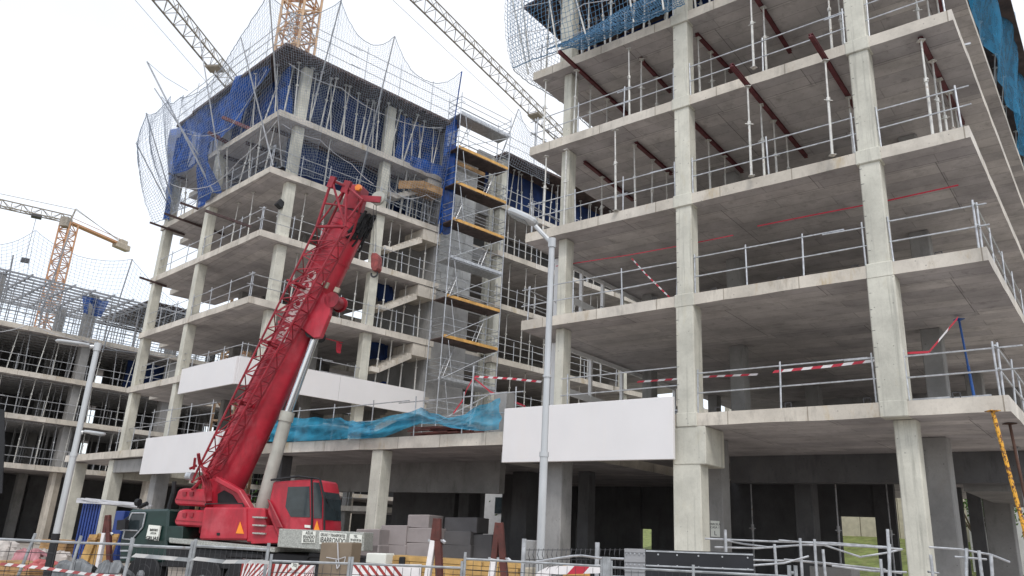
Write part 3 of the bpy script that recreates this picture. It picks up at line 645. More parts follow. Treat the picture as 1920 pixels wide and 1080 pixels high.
# lift core of concrete blocks behind the scaffold
cw0, cw1 = 10.05, 13.6
m = MB(); m.rb(B(9.95, 1.0, (LB[0]+14.3)/2), B(12.55, 1.0, (LB[0]+14.3)/2), .25, 14.3-LB[0]); m.build('lift_core_wall', 'coreg', bB)
m = MB(); m.rb(B(9.95, 1.0, 18.6), B(12.55, 1.0, 18.6), .25, 8.4); m.build('lift_core_wall', 'block', bB)
for k in range(1, 7): m = MB(); m.rb(B(13.5, .9, (LB[k]+LB[k-1])/2), B(13.95, .9, (LB[k]+LB[k-1])/2), .3, LB[k]-LB[k-1]-.3); m.build('column', 'col', bB)
for k in range(0, 6):
    m = MB(); zz = LB[k+1]; m.rb(B(12.55, 1.02, zz-.35), B(13.7, 1.02, zz-.35), .22, .75); m.build('lintel', 'wall', bB)
    m = MB(); m.rb(B(12.6, 1.2, LB[k]+.1), B(13.7, 1.2, LB[k]+.1), .5, .2); m.build('landing', 'edge', bB)
for k in range(3, 6):     # block infill with joints on the upper storeys
    m = MB(); z0 = LB[k]
    for r_ in range(6):
        for c_ in range(4):
            a0 = 10.2+c_*.58+(.29 if r_ % 2 else 0); a1 = min(12.5, a0+.565)
            if z0+r_*.5+.49 < LB[k+1]-.3: m.rb(B(a0, .86, z0+r_*.5+.245), B(a1, .86, z0+r_*.5+.245), .04, .485)
    m.build('block_infill', 'block', bB)
m = MB(); m.box(B(11, 5.5, LB[0]), 3.6, .25, 14, BX); m.build('core_wall', 'dark', bB)
# stairs between the second column and the core wall
for k in range(1, 6):
    zt2 = LB[k]-.3
    m = MB(); c0, c1 = B(8.55, .05, 0), B(9.7, .05, 0)
    m.rb(B(8.6, .9, zt2-.32), B(9.72, .9, zt2-.32), 1.7, .6); m.build('landing_beam', 'edge', bB)
    m = MB(); n = 7; prof = []
    for i in range(n): prof += [(8.6-i*.27, zt2-.55-i*.17), (8.6-(i+1)*.27, zt2-.55-i*.17)]
    prof += [(6.4, zt2-.55-(n-1)*.17), (6.4, zt2-.55-(n-1)*.17-.22), (8.6-n*.27+.1, zt2-.55-(n-1)*.17-.24), (8.6, zt2-.78)]
    m.extr([B(a, .15, z_) for a, z_ in prof], BYv*1.3); m.build('stair_flight', 'edge', bB)
# white parapet bands
def panelrun(p, q, z0, z1, th=.1, mat='white', parent=bB, n=1):
    for i in range(n):
        a = V(p).lerp(V(q), i/n); b = V(p).lerp(V(q), (i+1)/n); d = (b-a).normalized()*.006
        m = MB(); m.rb(a+d+V((0, 0, (z0+z1)/2)), b-d+V((0, 0, (z0+z1)/2)), th, z1-z0); m.build('parapet_panel', mat, parent)
pz1 = (onBY(445, 665, .1).z+onBX(797, 737, .1).z)/2; pz0 = pz1-1.15
panelrun(B(-.06, -.02), B(-.06, 5.2), pz0, pz1)
panelrun(B(-.04, -.08), B(9.4, -.08), pz0, pz1, n=2)
q0 = onBY(299, 820, .3); q1 = onBY(285, 889, .3)
panelrun(B(-.35, 7.0), B(-.35, -.2), q1.z, q0.z)
panelrun(B(-.3, -.3), B(-.3, -2.5), q1.z, q0.z)
for k in (2, 3, 4):
    nm = FN[k]
    railing([B(.05, .15, LB[k]), B(.15, 11.5, LB[k])], '%s floor guard rail on the left face of the middle block' % nm, step=1.9)
    railing([B(.1, .1, LB[k]), B(5.8, .1, LB[k])], '%s floor guard rail behind the crane boom, middle block' % nm, step=1.6)
    railing([B(6.4, .1, LB[k]), B(9.6, .1, LB[k])], '%s floor guard rail beside the stairs, middle block' % nm, step=1.1)
railing([B(.2, .3, pz1-1.0), B(.2, 5, pz1-1.0)], 'guard rail above the upper white band, left face of the middle block', hs=(1.1, 1.6), ph=1.7, step=1.5)
railing([B(.4, .25, pz1-1.0), B(5.6, .25, pz1-1.0)], 'guard rail above the upper white band, right of the boom', hs=(1.1, 1.6), ph=1.7)
railing([B(.2, 6, LB[1]), B(.3, 11.5, LB[1])], 'double tube guard rail between the left columns on the second floor, middle block', hs=(.4, .8, 1.1))
railing([B(.2, 6.4, LB[0]+.1), B(.3, 12.5, LB[0]+.1)], 'tube guard rail between the left columns on the first floor, middle block', hs=(.5, 1.1))
railing([B(-.3, 1, LB[0]+.5), B(-.3, 6.9, LB[0]+.5)], 'bent guard rail on top of the lower white panel of the middle block', hs=(.7, 1.2), ph=1.3)
for k in range(1, 6):
    railing([B(13.9, .2, LB[k]), B(24, .2, LB[k])], '%s floor guard rail of the recessed wing right of the scaffold' % FN[k], step=1.5, hs=(.5, 1.0) if k != 2 else (.4, .8, 1.2))
# props, storey by storey
GB = 'steel props in the middle block'
def fillB(k, spots, where, tilt=.05, top=None, kind='pale', parts=False):
    n = len(spots)
    for i, (a, b) in enumerate(spots):
        p = B(a, b); q = B(a+random.uniform(-tilt, tilt), b+random.uniform(-tilt, tilt), (top or LB[k+1])-.32)
        prop(kind, p, LB[k], None, 'steel prop %s, %s' % (where, nth(i, n)), GB, parts=parts, top=q)
rnd = random.uniform
for k, nm in ((5, 'sixth'), (4, 'fifth')):
    fillB(k, [(-.0+.4+i*.62+rnd(-.1, .1), .5+rnd(-.15, .2)) for i in range(15) if k == 5 or i > 9 or i == 4], 'on the %s floor front, middle block' % nm, .35 if k == 5 else .15)
    fillB(k, [(.35+rnd(-.1, .2), 1.1+i*.95+rnd(-.2, .2)) for i in range(11)], 'along the %s floor left face, middle block' % nm, .5)
fillB(5, [(.75+i*.9+rnd(-.1, .1), .25+rnd(-.1, .1)) for i in range(10)], 'second row of the sixth floor, middle block', .4)
fillB(4, [(6.6+i*.45, .7+rnd(-.15, .2)) for i in range(7)], 'on the fifth floor beside the stairs, middle block', .3)
for k, nm in ((3, 'fourth'), (2, 'third')):
    fillB(k, [(.8, 4.5), (.7, 2.6), (1.6, 1.8), (2.3, .9), (3.4, .9), (4.5, 1.0), (5.5, .8), (6.9, .5), (7.5, .6), (8.3, .7), (9.1, .5)][(0 if k == 3 else 3):], 'on the %s floor, middle block' % nm, .06)
fillB(1, [(6.9, .5), (7.6, .5), (8.4, .6), (9.2, .5)], 'on the second floor stairs bay, middle block')
for k, nm, n in ((5, 'sixth', 20), (4, 'fifth', 14), (3, 'fourth', 9), (2, 'third', 10), (1, 'second', 7)):
    fillB(k, [(14.1+i*(10./n)+rnd(-.1, .1), .7+rnd(-.2, .3)) for i in range(n)], '%s floor of the recessed wing' % nm, .2 if k > 4 else .05)
hz_ = onBX(630, 655, -.8); m = MB()
for i in range(4): m.path([hz_+BXv*(.05*i)+V((0, 0, .35)), hz_+BXv*(.05*i+.02), hz_+BXv*(.05*i+.08)-V((0, 0, .15)), hz_+BXv*(.05*i+.1)+V((0, 0, .3))], .025, 5)
m.bar(hz_-BXv*1.2+V((0, 0, .4)), hz_+BXv*.3+V((0, 0, .38)), .02, 5); tag(m.build('hose', 'tred'), 'coiled red hose hanging on the second floor right of the crane boom', 'hose')
m = MB(); m.rb(onBX(520, 378, -.4), onBX(530, 388, -.4), .3, .35); tag(m.build('site_lamp', 'black', bevel=.03), 'small black site lamp hung on the fourth floor corner column, middle block', 'lamp')
for k, (px, py) in ((3, (712, 545)), (2, (705, 655)), (1, (700, 740))):
    c = onBX(px, py, -1.6); sheet(c-BXv*.7-V((0, 0, .5)), c+BXv*.8-V((0, 0, .5)), c+BXv*.7+V((0, 0, .7)), c-BXv*.6+V((0, 0, .6)), 'navy', 'navy net bundled at the stairs on the %s floor, middle block' % FN[k], 'debris sheet', 'debris_sheet', nrm=BYv, amp=.2, nu=10, group='blue debris sheets')
for i in range(26):   # loose site material lying on the slabs
    k = random.choice((0, 1, 2, 3)); u = rnd(-13.2, -2.5); m = MB(); p = A(u, rnd(18.4, 19.6), LV[k]+.05)
    for j in range(random.randint(2, 5)): m.rb(p+V((0, 0, .06*j)), p+V((0, 0, .06*j))+UA*rnd(.5, 1.6)+WA*rnd(-.2, .3), rnd(.05, .1), .05)
    LOOSE.append((k, u, m))
LOOSE.sort(key=lambda q: (q[0], q[1])); cnt = {}
for k, u, m in LOOSE: cnt[k] = cnt.get(k, 0)+1
ix = {}
for k, u, m in LOOSE:
    i = ix.get(k, 0); ix[k] = i+1
    tag(m.build('board_pile', random.choice(('timber', 'plank', 'dwood', 'galv'))), 'loose boards lying by the %s floor edge, right block, %s' % (FN[k], nth(i, cnt[k])), 'board pile', 'loose boards on the right block floors')
# soffit beams sticking out at the left end
for i, (k, pa, pb) in enumerate(((4, (281, 417), (346, 440)), (4, (308, 400), (420, 440)), (3, (262, 520), (312, 537)), (4, (338, 380), (372, 392)), (5, (316, 325), (352, 338)), (3, (385, 395), (470, 425)))):
    zs = LB[k]-.3-.09 if k > 3 else LB[k]-.39; p = onz(*pa, zs); q = onz(*pb, zs); m = MB(); m.rb(p, q, .07, .1)
    tag(m.build('timber_beam', 'dbeam'), 'dark formwork beam poking out at the left end of the middle block, %s' % nth(i, 6), 'beam', 'dark formwork beams')
for i, (pa, pb) in enumerate((((390, 248), (428, 268)), ((417, 220), (470, 242)))):
    p = onBY(*pa, .9); q = onBY(*pb, -.2); m = MB(); m.rb(p, q, .12, .16); tag(m.build('steel_beam', 'beam'), '%s dark red beam sticking out through the left face netting of the middle block' % ('lower', 'upper')[i], 'beam', 'dark red shoring beams')
for k in (5,):
    for i in range(4):
        m = MB(); m.rb(B(.3, 1.3+i*2.3, LB[k]-.4), B(9, 1.3+i*2.3, LB[k]-.4), .12, .16)
        tag(m.build('timber_beam', 'dbeam'), 'dark beam under the %s slab, middle block, %s' % (FN[k], nth(i, 4, 'from the front').replace('leftmost', 'frontmost').replace('rightmost', 'rearmost')), 'beam', 'dark formwork beams')
# deck and blue sheets
m = MB(); m.prism(bp((-.35, -.5), (9.9, -.5), (9.9, 9), (-.35, 11.5)), LB[6]-.18, LB[6]-.04)
for i in range(22): m.rb(B(-.5+i*.48, -.65, LB[6]-.26), B(-.5+i*.48, 9, LB[6]-.26), .08, .15)
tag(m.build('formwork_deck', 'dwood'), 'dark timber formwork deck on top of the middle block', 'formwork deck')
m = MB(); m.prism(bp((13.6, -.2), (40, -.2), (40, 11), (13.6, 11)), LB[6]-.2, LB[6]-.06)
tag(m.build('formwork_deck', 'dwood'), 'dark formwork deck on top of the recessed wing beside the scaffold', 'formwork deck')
railing([B(-.2, -.35, LB[6]), B(10, -.35, LB[6])], 'triple tube guard rail along the roof front of the middle block', hs=(.55, 1.1, 1.6), ph=1.9, step=2)
railing([B(-.3, -.3, LB[6]), B(-.3, 11.5, LB[6])], 'triple tube guard rail along the roof left side of the middle block', hs=(.55, 1.1, 1.6), ph=1.9, step=1.9)
railing([B(14, 0, LB[6]), B(26, 0, LB[6])], 'tube guard rail on the roof of the recessed wing', hs=(.55, 1.1), ph=1.3, step=2)
GS = 'blue debris sheets'
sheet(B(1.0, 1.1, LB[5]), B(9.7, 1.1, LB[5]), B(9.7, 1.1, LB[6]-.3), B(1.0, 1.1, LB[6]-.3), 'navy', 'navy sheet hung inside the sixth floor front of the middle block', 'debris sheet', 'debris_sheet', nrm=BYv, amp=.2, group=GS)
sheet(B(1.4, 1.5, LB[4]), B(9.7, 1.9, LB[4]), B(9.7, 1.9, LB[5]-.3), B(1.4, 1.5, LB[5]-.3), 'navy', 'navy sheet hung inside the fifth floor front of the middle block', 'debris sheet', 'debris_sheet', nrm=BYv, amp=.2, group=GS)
sheet(B(6.9, .9, LB[5]), B(9.7, .9, LB[5]), B(9.7, .7, LB[6]-.2), B(6.9, .7, LB[6]-.2), 'blue', 'brighter blue netting behind the right end props of the sixth floor, middle block', 'debris sheet', 'debris_sheet', nrm=BYv, amp=.2, group=GS)
sheet(B(.75, .6, LB[5]+.0), B(.75, 10.8, LB[5]+.0), B(.75, 10.8, LB[6]-.1), B(.75, .6, LB[6]-.1), 'blue', 'navy sheet behind the left face props of the middle block', 'debris sheet', 'debris_sheet', nrm=BXv, amp=.2, group=GS)
sheet(B(-.25, 3.2, LB[5]+.6), B(-.25, 12.0, LB[5]-.9), B(-.3, 12.0, LB[6]-.15), B(-.3, 1.4, LB[6]-.1), 'blue', 'deep blue netting over the upper left face of the middle block', 'debris sheet', 'debris_sheet', nrm=NBY, amp=.3, fu=14, group=GS)
sheet(B(2.4, 4.5, LB[4]+.9), B(2.4, 9.3, LB[4]+.3), B(2.4, 9.3, LB[5]-.3), B(2.4, 4.5, LB[5]-.3), 'navy', 'navy sheet deep inside the fifth floor left face of the middle block', 'debris sheet', 'debris_sheet', nrm=BXv, amp=.2, group=GS)
sheet(B(.0, 11.0, LB[4]+.2), B(.3, 12.1, LB[4]+.5), B(.2, 12.1, LB[6]-.6), B(-.1, 11.0, LB[6]-.6), 'blue', 'narrow blue netting at the far left corner of the middle block', 'debris sheet', 'debris_sheet', nrm=NBY, amp=.2, nu=8, group=GS)
sheet(B(-.15, 4.6, LB[4]+.1), B(-.05, 7.0, LB[4]-.3), B(-.4, 7.2, LB[5]-.3), B(-.3, 6.4, LB[5]-.4), 'blue', 'blue netting sagging onto the fifth floor left edge of the middle block', 'debris sheet', 'debris_sheet', nrm=NBY, amp=.2, nu=14, group=GS)
sheet(B(9.2, -.3, LB[4]-.4), B(10.0, -.3, LB[4]-.3), B(9.95, -.5, LB[6]+.3), B(9.0, -.5, LB[6]-.2), 'blue', 'bright blue net strip hanging down beside the scaffold tower', 'debris sheet', 'debris_sheet', nrm=NBX, amp=.26, nu=16, nv=50, fu=8, group=GS)
sheet(B(7.0, -.35, LB[5]-.3), B(9.6, -.35, LB[5]-.3), B(9.6, -.45, LB[5]+.35), B(7.0, -.45, LB[5]+.25), 'blue', 'blue net fold lying along the sixth floor edge, middle block', 'debris sheet', 'debris_sheet', nrm=NBX, amp=.1, nu=20, nv=5, group=GS)
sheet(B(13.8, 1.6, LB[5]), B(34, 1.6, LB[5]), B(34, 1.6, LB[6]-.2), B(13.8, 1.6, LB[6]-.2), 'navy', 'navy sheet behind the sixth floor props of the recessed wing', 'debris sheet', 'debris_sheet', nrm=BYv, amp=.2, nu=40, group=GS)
sheet(B(13.8, 3.6, LB[4]), B(34, 3.6, LB[4]), B(34, 3.6, LB[5]-.2), B(13.8, 3.6, LB[5]-.2), 'dark', 'added dark sheet for the interior shade on the fifth floor, recessed wing', 'debris sheet', 'debris_sheet', nrm=BYv, amp=.1, nu=10, group=GS)  # dark sheet added for the shade inside this storey, not hung cloth
# yellow boards of the hanging platform on the fifth floor
m = MB(); m.rb(B(7.9, -.5, LB[5]-1.15), B(9.1, -.5, LB[5]-1.15), .05, .4); m.rb(B(7.9, -.5, LB[5]-1.15), B(7.0, .4, LB[5]-1.2), .05, .45); m.rb(B(7.6, .0, LB[5]-1.38), B(9.1, .0, LB[5]-1.38), .9, .04)
tag(m.build('loading_platform', 'timber'), 'boxy timber loading platform hanging out of the fifth floor beside the blue strip', 'platform')
# poles that carry the nets, and the nets
GP = 'poles holding the safety nets'
def pole(p, q, label, mat='propd', r=.036):
    m = MB(); m.bar(p, q, r, 6); return tag(m.build('net_pole', mat, smooth=True), label, 'net pole', GP)
TF = [onBX(505, -12, 1.9), onBX(640, 0, 1.9), onBX(740, 68, 1.9), onBX(866, 134, 1.9)]
BF = [onBX(528, 312, .15), onBX(590, 190, .5), onBX(672, 350, .2), onBX(822, 420, .2)]
names = ('at the roof corner', 'right of the tower crane mast', 'above the boom tip', 'beside the scaffold tower')
for p, q, nm in zip(BF, TF, names): pole(p, q, 'net pole rising from the middle block front %s' % nm, 'blue' if 'beside' in nm else 'propd')
GN = 'cord safety nets'
LFt = [BF[0]+V((0, 0, 0)), onBX(585, 335, .15), onBX(672, 352, .15), onBX(815, 420, .15)]
nmn = ('left bay', 'middle bay', 'right bay')
for i in range(3):
    net(LFt[i], LFt[i+1], TF[i+1], TF[i], .14, 'string', 'safety net over the middle block roof front, %s' % nmn[i], nrm=NBX, sagt=(1.0, 1.35, 1.6)[i], sagn=.35, group=GN, r=.0055)
TL = [TF[0], onBY(418, 60, 1.9), onBY(276, 116, 2.0), onBY(274, 212, 2.2), onBY(255, 268, 2.2)]
BL = [BF[0], onBY(420, 350, .3), onBY(398, 362, .3), onBY(328, 398, .3), onBY(300, 420, .3)]
pole(onBY(400, 360, .2), TL[2], 'long blue grey net pole leaning out left of the middle block', 'propd', .05)
pole(onBY(372, 290, .3), onBY(290, 166, 1.9), 'short upper net pole leaning out left of the middle block')
pole(onBY(328, 395, .2), TL[3], 'net pole below the long one at the far left of the middle block')
pole(onBY(312, 378, .4), TL[4], 'lowest net pole at the far left of the middle block')
pole(onBY(512, 310, .3), onBY(452, 72, 1.2), 'net pole rising through the left face netting near the corner')
pole(onBY(415, 330, .3), onBY(372, 54, 1.6), 'thin tilted pole standing in front of the distant jib, middle block roof')
net(BL[2], BL[0], TL[0], onBY(340, 185, 1.7), .17, 'string', 'wide safety net over the left side of the middle block roof', nrm=NBY, sagt=1.2, sagn=.4, group=GN, r=.0055)
net(BL[3], BL[2], onBY(345, 180, 1.7), onBY(305, 182, 2.0), .17, 'string', 'narrow safety net between the left poles of the middle block', nrm=NBY, sagt=.4, sagn=.4, group=GN, r=.0055)
net(BL[3], onBY(345, 375, .3), onBY(320, 180, 1.9), TL[3], .15, 'string', 'safety net hung in folds outside the far left poles', nrm=NBY, sagt=.5, sagn=.7, group=GN, r=.009)
net(onBY(290, 420, .6), BL[3], TL[3], TL[4], .15, 'string', 'lowest safety net at the far left corner of the middle block', nrm=NBY, sagt=.3, sagn=.5, group=GN, r=.009)
m = MB(); m.path([TL[2], onBY(310, 145, 1.8), onBY(352, 170, 1.5)], .015, 4); tag(m.build('net_rope', 'cable'), 'dark rope from the longest leaning pole to the roof rail of the middle block', 'rope')
pw = onBX(970, 300, .6)
pole(onBX(918, 350, .3), onBX(972, 205, 1.2), 'single net pole on the recessed wing roof right of the scaffold')
net(onBX(940, 300, .3), onBX(1030, 345, .3), onBX(1025, 262, 1.2), onBX(972, 205, 1.2), .17, 'string', 'safety net hanging off the single pole over the recessed wing', nrm=NBX, sagt=.6, group=GN)
def rope(pts, label, r=.014, mat='rope'):
    P = []
    for a, b in zip(pts, pts[1:]):
        a, b = V(a), V(b)
        for i in range(6): P.append(a.lerp(b, i/6)-V((0, 0, .35*4*(i/6)*(1-i/6)*(a-b).length/6)))
    m = MB(); m.path(P+[V(pts[-1])], r, 4); return tag(m.build('net_rope', mat), label, 'rope', 'pale ropes looped across the nets')
rope([onBX(528, 232, .5), onBX(600, 262, .5), onBX(660, 308, .5), onBX(700, 345, .5)], 'pale rope crossing below the sixth floor edge, middle block front')
rope([onBX(540, 118, .8), onBX(640, 165, .8), onBX(720, 215, .8), onBX(830, 240, .8)], 'pale rope under the roof deck of the middle block front')
rope([onBX(725, 345, .4), onBX(760, 372, .4), onBX(800, 365, .4), onBX(826, 378, .4)], 'pale rope with loops beside the blue strip, fifth floor')
rope([onBY(300, 330, 1.), onBY(390, 350, .8), onBY(450, 300, .8), onBY(520, 225, .6)], 'pale rope sweeping across the left face at fifth floor height')
rope([onBY(350, 250, 1.), onBY(430, 240, .8), onBY(500, 130, .8)], 'pale rope sweeping across the upper blue netting, left face')
# scaffold tower
sT = thing('scaffold_tower', B(11.7, -.7, LB[0]), 'tall tube scaffold tower with yellow platforms in front of the lift core', 'scaffold')
sa0, sa1, sb0, sb1 = 9.25, 12.85, -1.25, -.25; zS = LB[0]+.1; zTop = onBX(935, 232, 1.0).z+.6
for a in (sa0, sa1):
    for b in (sb0, sb1): MB().bar(B(a, b, zS), B(a, b, zTop), .027, 6).build('standard', 'galv', sT, smooth=True)
pl0 = onBX(826, 632, 1.2).z; levels = [pl0+2.07*k for k in range(-2, 7)]; cols_ = ['galv', 'galv', 'yel', 'yel', 'galv', 'yel', 'yel', 'yel', 'galv']
for i, zz in enumerate(levels):
    if zz < zS+.5 or zz > zTop-.4: continue
    m = MB(); m.rb(B(sa0, (sb0+sb1)/2, zz), B(sa1, (sb0+sb1)/2, zz), .95, .06); m.build('platform', 'dwood' if cols_[i] == 'yel' else 'galv', sT)
    m = MB(); m.rb(B(sa0+.05, sb0-.02, zz+.1), B(sa1-.05, sb0-.02, zz+.1), .03, .15); m.build('toe_board', cols_[i], sT)
    m = MB()
    for h in (.35, .7, 1.05):
        for b in (sb0, sb1): m.bar(B(sa0, b, zz+h), B(sa1, b, zz+h), .02, 5)
        for a in (sa0, sa1): m.bar(B(a, sb0, zz+h), B(a, sb1, zz+h), .02, 5)
    m.build('rails', 'galv', sT, smooth=True)
    if zz+1.9 < zTop:
        MB().bar(B(sa0+.1, sb0-.05, zz+.05), B(sa1-.1, sb0-.05, zz+2.0), .022, 5).build('diagonal_brace', 'galv', sT)
        MB().bar(B(sa0+.35, sb0-.02, zz+2.0), B(sa0+.75, sb0-.02, zz+.1), .018, 5).build('diagonal_brace', 'galv', sT)
    if zz+1.9 < zTop:
        m = MB(); a0 = sa0+.5 if i % 2 else sa1-1.2; a1 = a0+.7
        for s_ in (-.15, .15): m.bar(B(a0, -.6+s_, zz), B(a1, -.6+s_, zz+1.93), .018, 4)
        for q in range(7): m.bar(B(a0+.7*q/7, -.75, zz+.15+q*.27), B(a0+.7*q/7, -.45, zz+.15+q*.27), .012, 4)
        m.build('ladder', 'galv', sT)
# brown timber strip shuttering at the top of the core
m = MB(); m.rb(B(10.1, .55, LB[6]-1.0), B(12.7, .55, LB[6]-1.0), .08, .55); m.rb(B(10.1, .5, LB[6]-1.7), B(12.7, .5, LB[6]-1.7), .08, .22)
tag(m.build('shutter_boards', 'timber'), 'yellow brown shutter boards at the head of the lift core behind the scaffold', 'formwork')
# ================================================================== left block (C)
CXv = bv(CX); CYv = bv(CX-math.pi/2)                 # along the front, and away to the left-rear
CP = V((math.sin(R_(-33.4)), math.cos(R_(-33.4)), 0))*61.5
NCX = -CYv
def C(a, b, z=0.): return CP+CXv*a+CYv*b+V((0, 0, z))
def onCX(px, py, off=0.): return onpl(px, py, CP+NCX*off, NCX)
LC = [5.1, 8.3, 11.2, 14.3, 18.1]
bC = thing('concrete_frame_block', C(5, 6, 0), 'concrete frame block at far left crowded with props behind a lamp post', 'building')
for k in range(4):
    slab([tuple(C(a, b)[:2]) for a, b in ((-16, 0), (46, 0), (46, 14), (-16, 14))], LC[k], .34, ['edge', 'soffB'], bC)
for k in range(-1, 4):
    z0 = LC[k] if k >= 0 else 0; z1 = LC[k+1]-.34 if k < 3 else LC[4]-.3
    for i, a in enumerate((-13, -7.6, -1.2, 5.0, 11.5, 18, 24, 30, 36, 42)):
        column(C(a, .9 if k < 3 else 1.5), .8 if k < 3 else 1.0, .6, z0, z1, CX, bC, 'wall' if k >= 0 else 'edge')
        if i % 2: column(C(a, 8), .7, .6, z0, z1, CX, bC, 'wall')
    m = MB()
    for a0, a1 in ((-16, -1), (-.4, 9.6), (10.2, 20), (21, 46)): m.rb(C(a0, 11, (z0+z1)/2), C(a1, 11, (z0+z1)/2), .2, z1-z0)
    if k < 3: m.build('rear_wall', 'dark', bC)
GC = 'props crowding the left block'
for k, nm in ((0, 'first'), (1, 'second'), (2, 'third')):
    railing([C(-15, .1, LC[k]), C(12, .1, LC[k])], '%s floor guard rail of the far left block' % nm, step=2.2, hs=(.5, 1.05), r=.022)
    railing([C(12.3, .1, LC[k]), C(33, .1, LC[k])], '%s floor guard rail of the left block seen past the middle block columns' % nm, step=2.2, hs=(.5, 1.05), r=.022)
    n = 20; 
    for i in range(n):
        a = -7.5+i*.98+rnd(-.15, .15); b = .55+rnd(-.2, .3)
        prop('pale' if i % 3 else 'dull', C(a, b), LC[k], None, 'prop at the %s floor front of the far left block, %s' % (nm, nth(i, n)), GC, parts=False, top=C(a+rnd(-.1, .1)*(3 if k == 2 else 1), b+rnd(-.1, .1), LC[k+1]-.36))
mb = MB()
for k in (0, 1, 2):
    for i in range(130):
        a = rnd(-15, 33); b = rnd(1.5, 9); mb.bar(C(a, b, LC[k]), C(a+rnd(-.08, .08), b, LC[k+1]-.36), .035, 4, caps=False)
    for j in range(9): mb.rb(C(-15, .8+j*1.1, LC[k+1]-.42), C(33, .8+j*1.1, LC[k+1]-.42), .1, .12)
tag(mb.build('steel_props', 'propd'), 'countless further props and joists deep inside the far left block', 'steel prop', kind='stuff')
# open shoring grid on its top storey
mb = MB()
for i in range(46):
    for j in range(4):
        a = -15+i*1.05+rnd(-.1, .1); b = .6+j*2.4+rnd(-.1, .1); mb.bar(C(a, b, LC[3]), C(a, b, LC[4]-.35), .035, 4, caps=False)
for j in range(4):
    for h in (.9, 1.7, 2.5): mb.bar(C(-15, .6+j*2.4, LC[3]+h), C(33, .6+j*2.4, LC[3]+h), .03, 4)
for i in range(34): mb.rb(C(-15+i*1.4, .1, LC[4]-.22), C(-15+i*1.4, 10, LC[4]-.22), .1, .14)
for j in range(12): mb.rb(C(-15, .1+j*.9, LC[4]-.36), C(33, .1+j*.9, LC[4]-.36), .1, .12)
tag(mb.build('shoring_grid', 'propd'), 'open grid of props and joists on top of the far left block', 'shoring', kind='stuff')
m = MB(); m.rb(C(8.5, 5, LC[4]), C(34, 5, LC[4]), 10, .08); tag(m.build('formwork_deck', 'dwood'), 'brown formwork deck on the right part of the left block top', 'formwork deck')
sheet(C(4.4, 1.0, LC[3]+1.9), C(5.7, 1.0, LC[3]+1.9), C(6.0, 1.0, LC[4]-.6), C(4.1, 1.0, LC[4]-.6), 'blue', 'blue sheet wrapped round the top of a column on the far left block', 'debris sheet', 'debris_sheet', nrm=NCX, amp=.1, nu=8, group=GS)
sheet(C(-3.2, .3, LC[3]+.8), C(-2.4, .3, LC[3]+.8), C(-2.4, .3, LC[3]+2.3), C(-3.3, .3, LC[3]+2.3), 'blue', 'small blue cloth hanging in the shoring grid at far left', 'debris sheet', 'debris_sheet', nrm=NCX, amp=.1, nu=6, group=GS)
sheet(C(9, 3, LC[2]+.1), C(20, 3, LC[2]+.1), C(20, 3, LC[3]-.4), C(9, 3, LC[3]-.4), 'navy', 'navy sheet inside the third floor of the left block', 'debris sheet', 'debris_sheet', nrm=NCX, amp=.15, group=GS)
pole(onCX(75, 590, .2), onCX(132, 432, 1.), 'tall net pole left of the distant tower crane', 'propd', .05)
pole(onCX(192, 660, .2), onCX(248, 486, 1.), 'net pole on the left block right of the distant tower crane', 'propd', .05)
pole(onCX(10, 560, .2), onCX(25, 478, 1.), 'short net pole at the far left edge', 'propd', .05)
NT = [onCX(-60, 440, 1.), onCX(66, 432, 1.), onCX(248, 486, 1.), onCX(420, 610, 1.)]; NB_ = [onCX(-60, 572, .2), onCX(36, 585, .2), onCX(192, 655, .2), onCX(395, 676, .2)]
for i, nm in enumerate(('at the very left edge', 'behind the distant tower crane', 'right of the distant tower crane')):
    net(NB_[i], NB_[i+1], NT[i+1], NT[i], .3, 'string', 'safety net above the left block %s' % nm, nrm=NCX, sagt=.9, sagn=.3, group=GN, r=.011)
rope([onCX(0, 622, .2), onCX(60, 605, .2), onCX(110, 628, .2), onCX(180, 640, .2), onCX(240, 660, .2)], 'pale rope drooping along the top slab edge of the far left block', r=.03)
# ================================================================== tower cranes
def mast(mb, base, top, wd, bays, r, brg=0.):
    ux = V((math.cos(brg), -math.sin(brg), 0))*wd/2; uy = bv(brg)*wd/2
    return lattice(mb, base, top, [(-ux-uy, -ux-uy), (ux-uy, ux-uy), (ux+uy, ux+uy), (-ux+uy, -ux+uy)], bays, r)
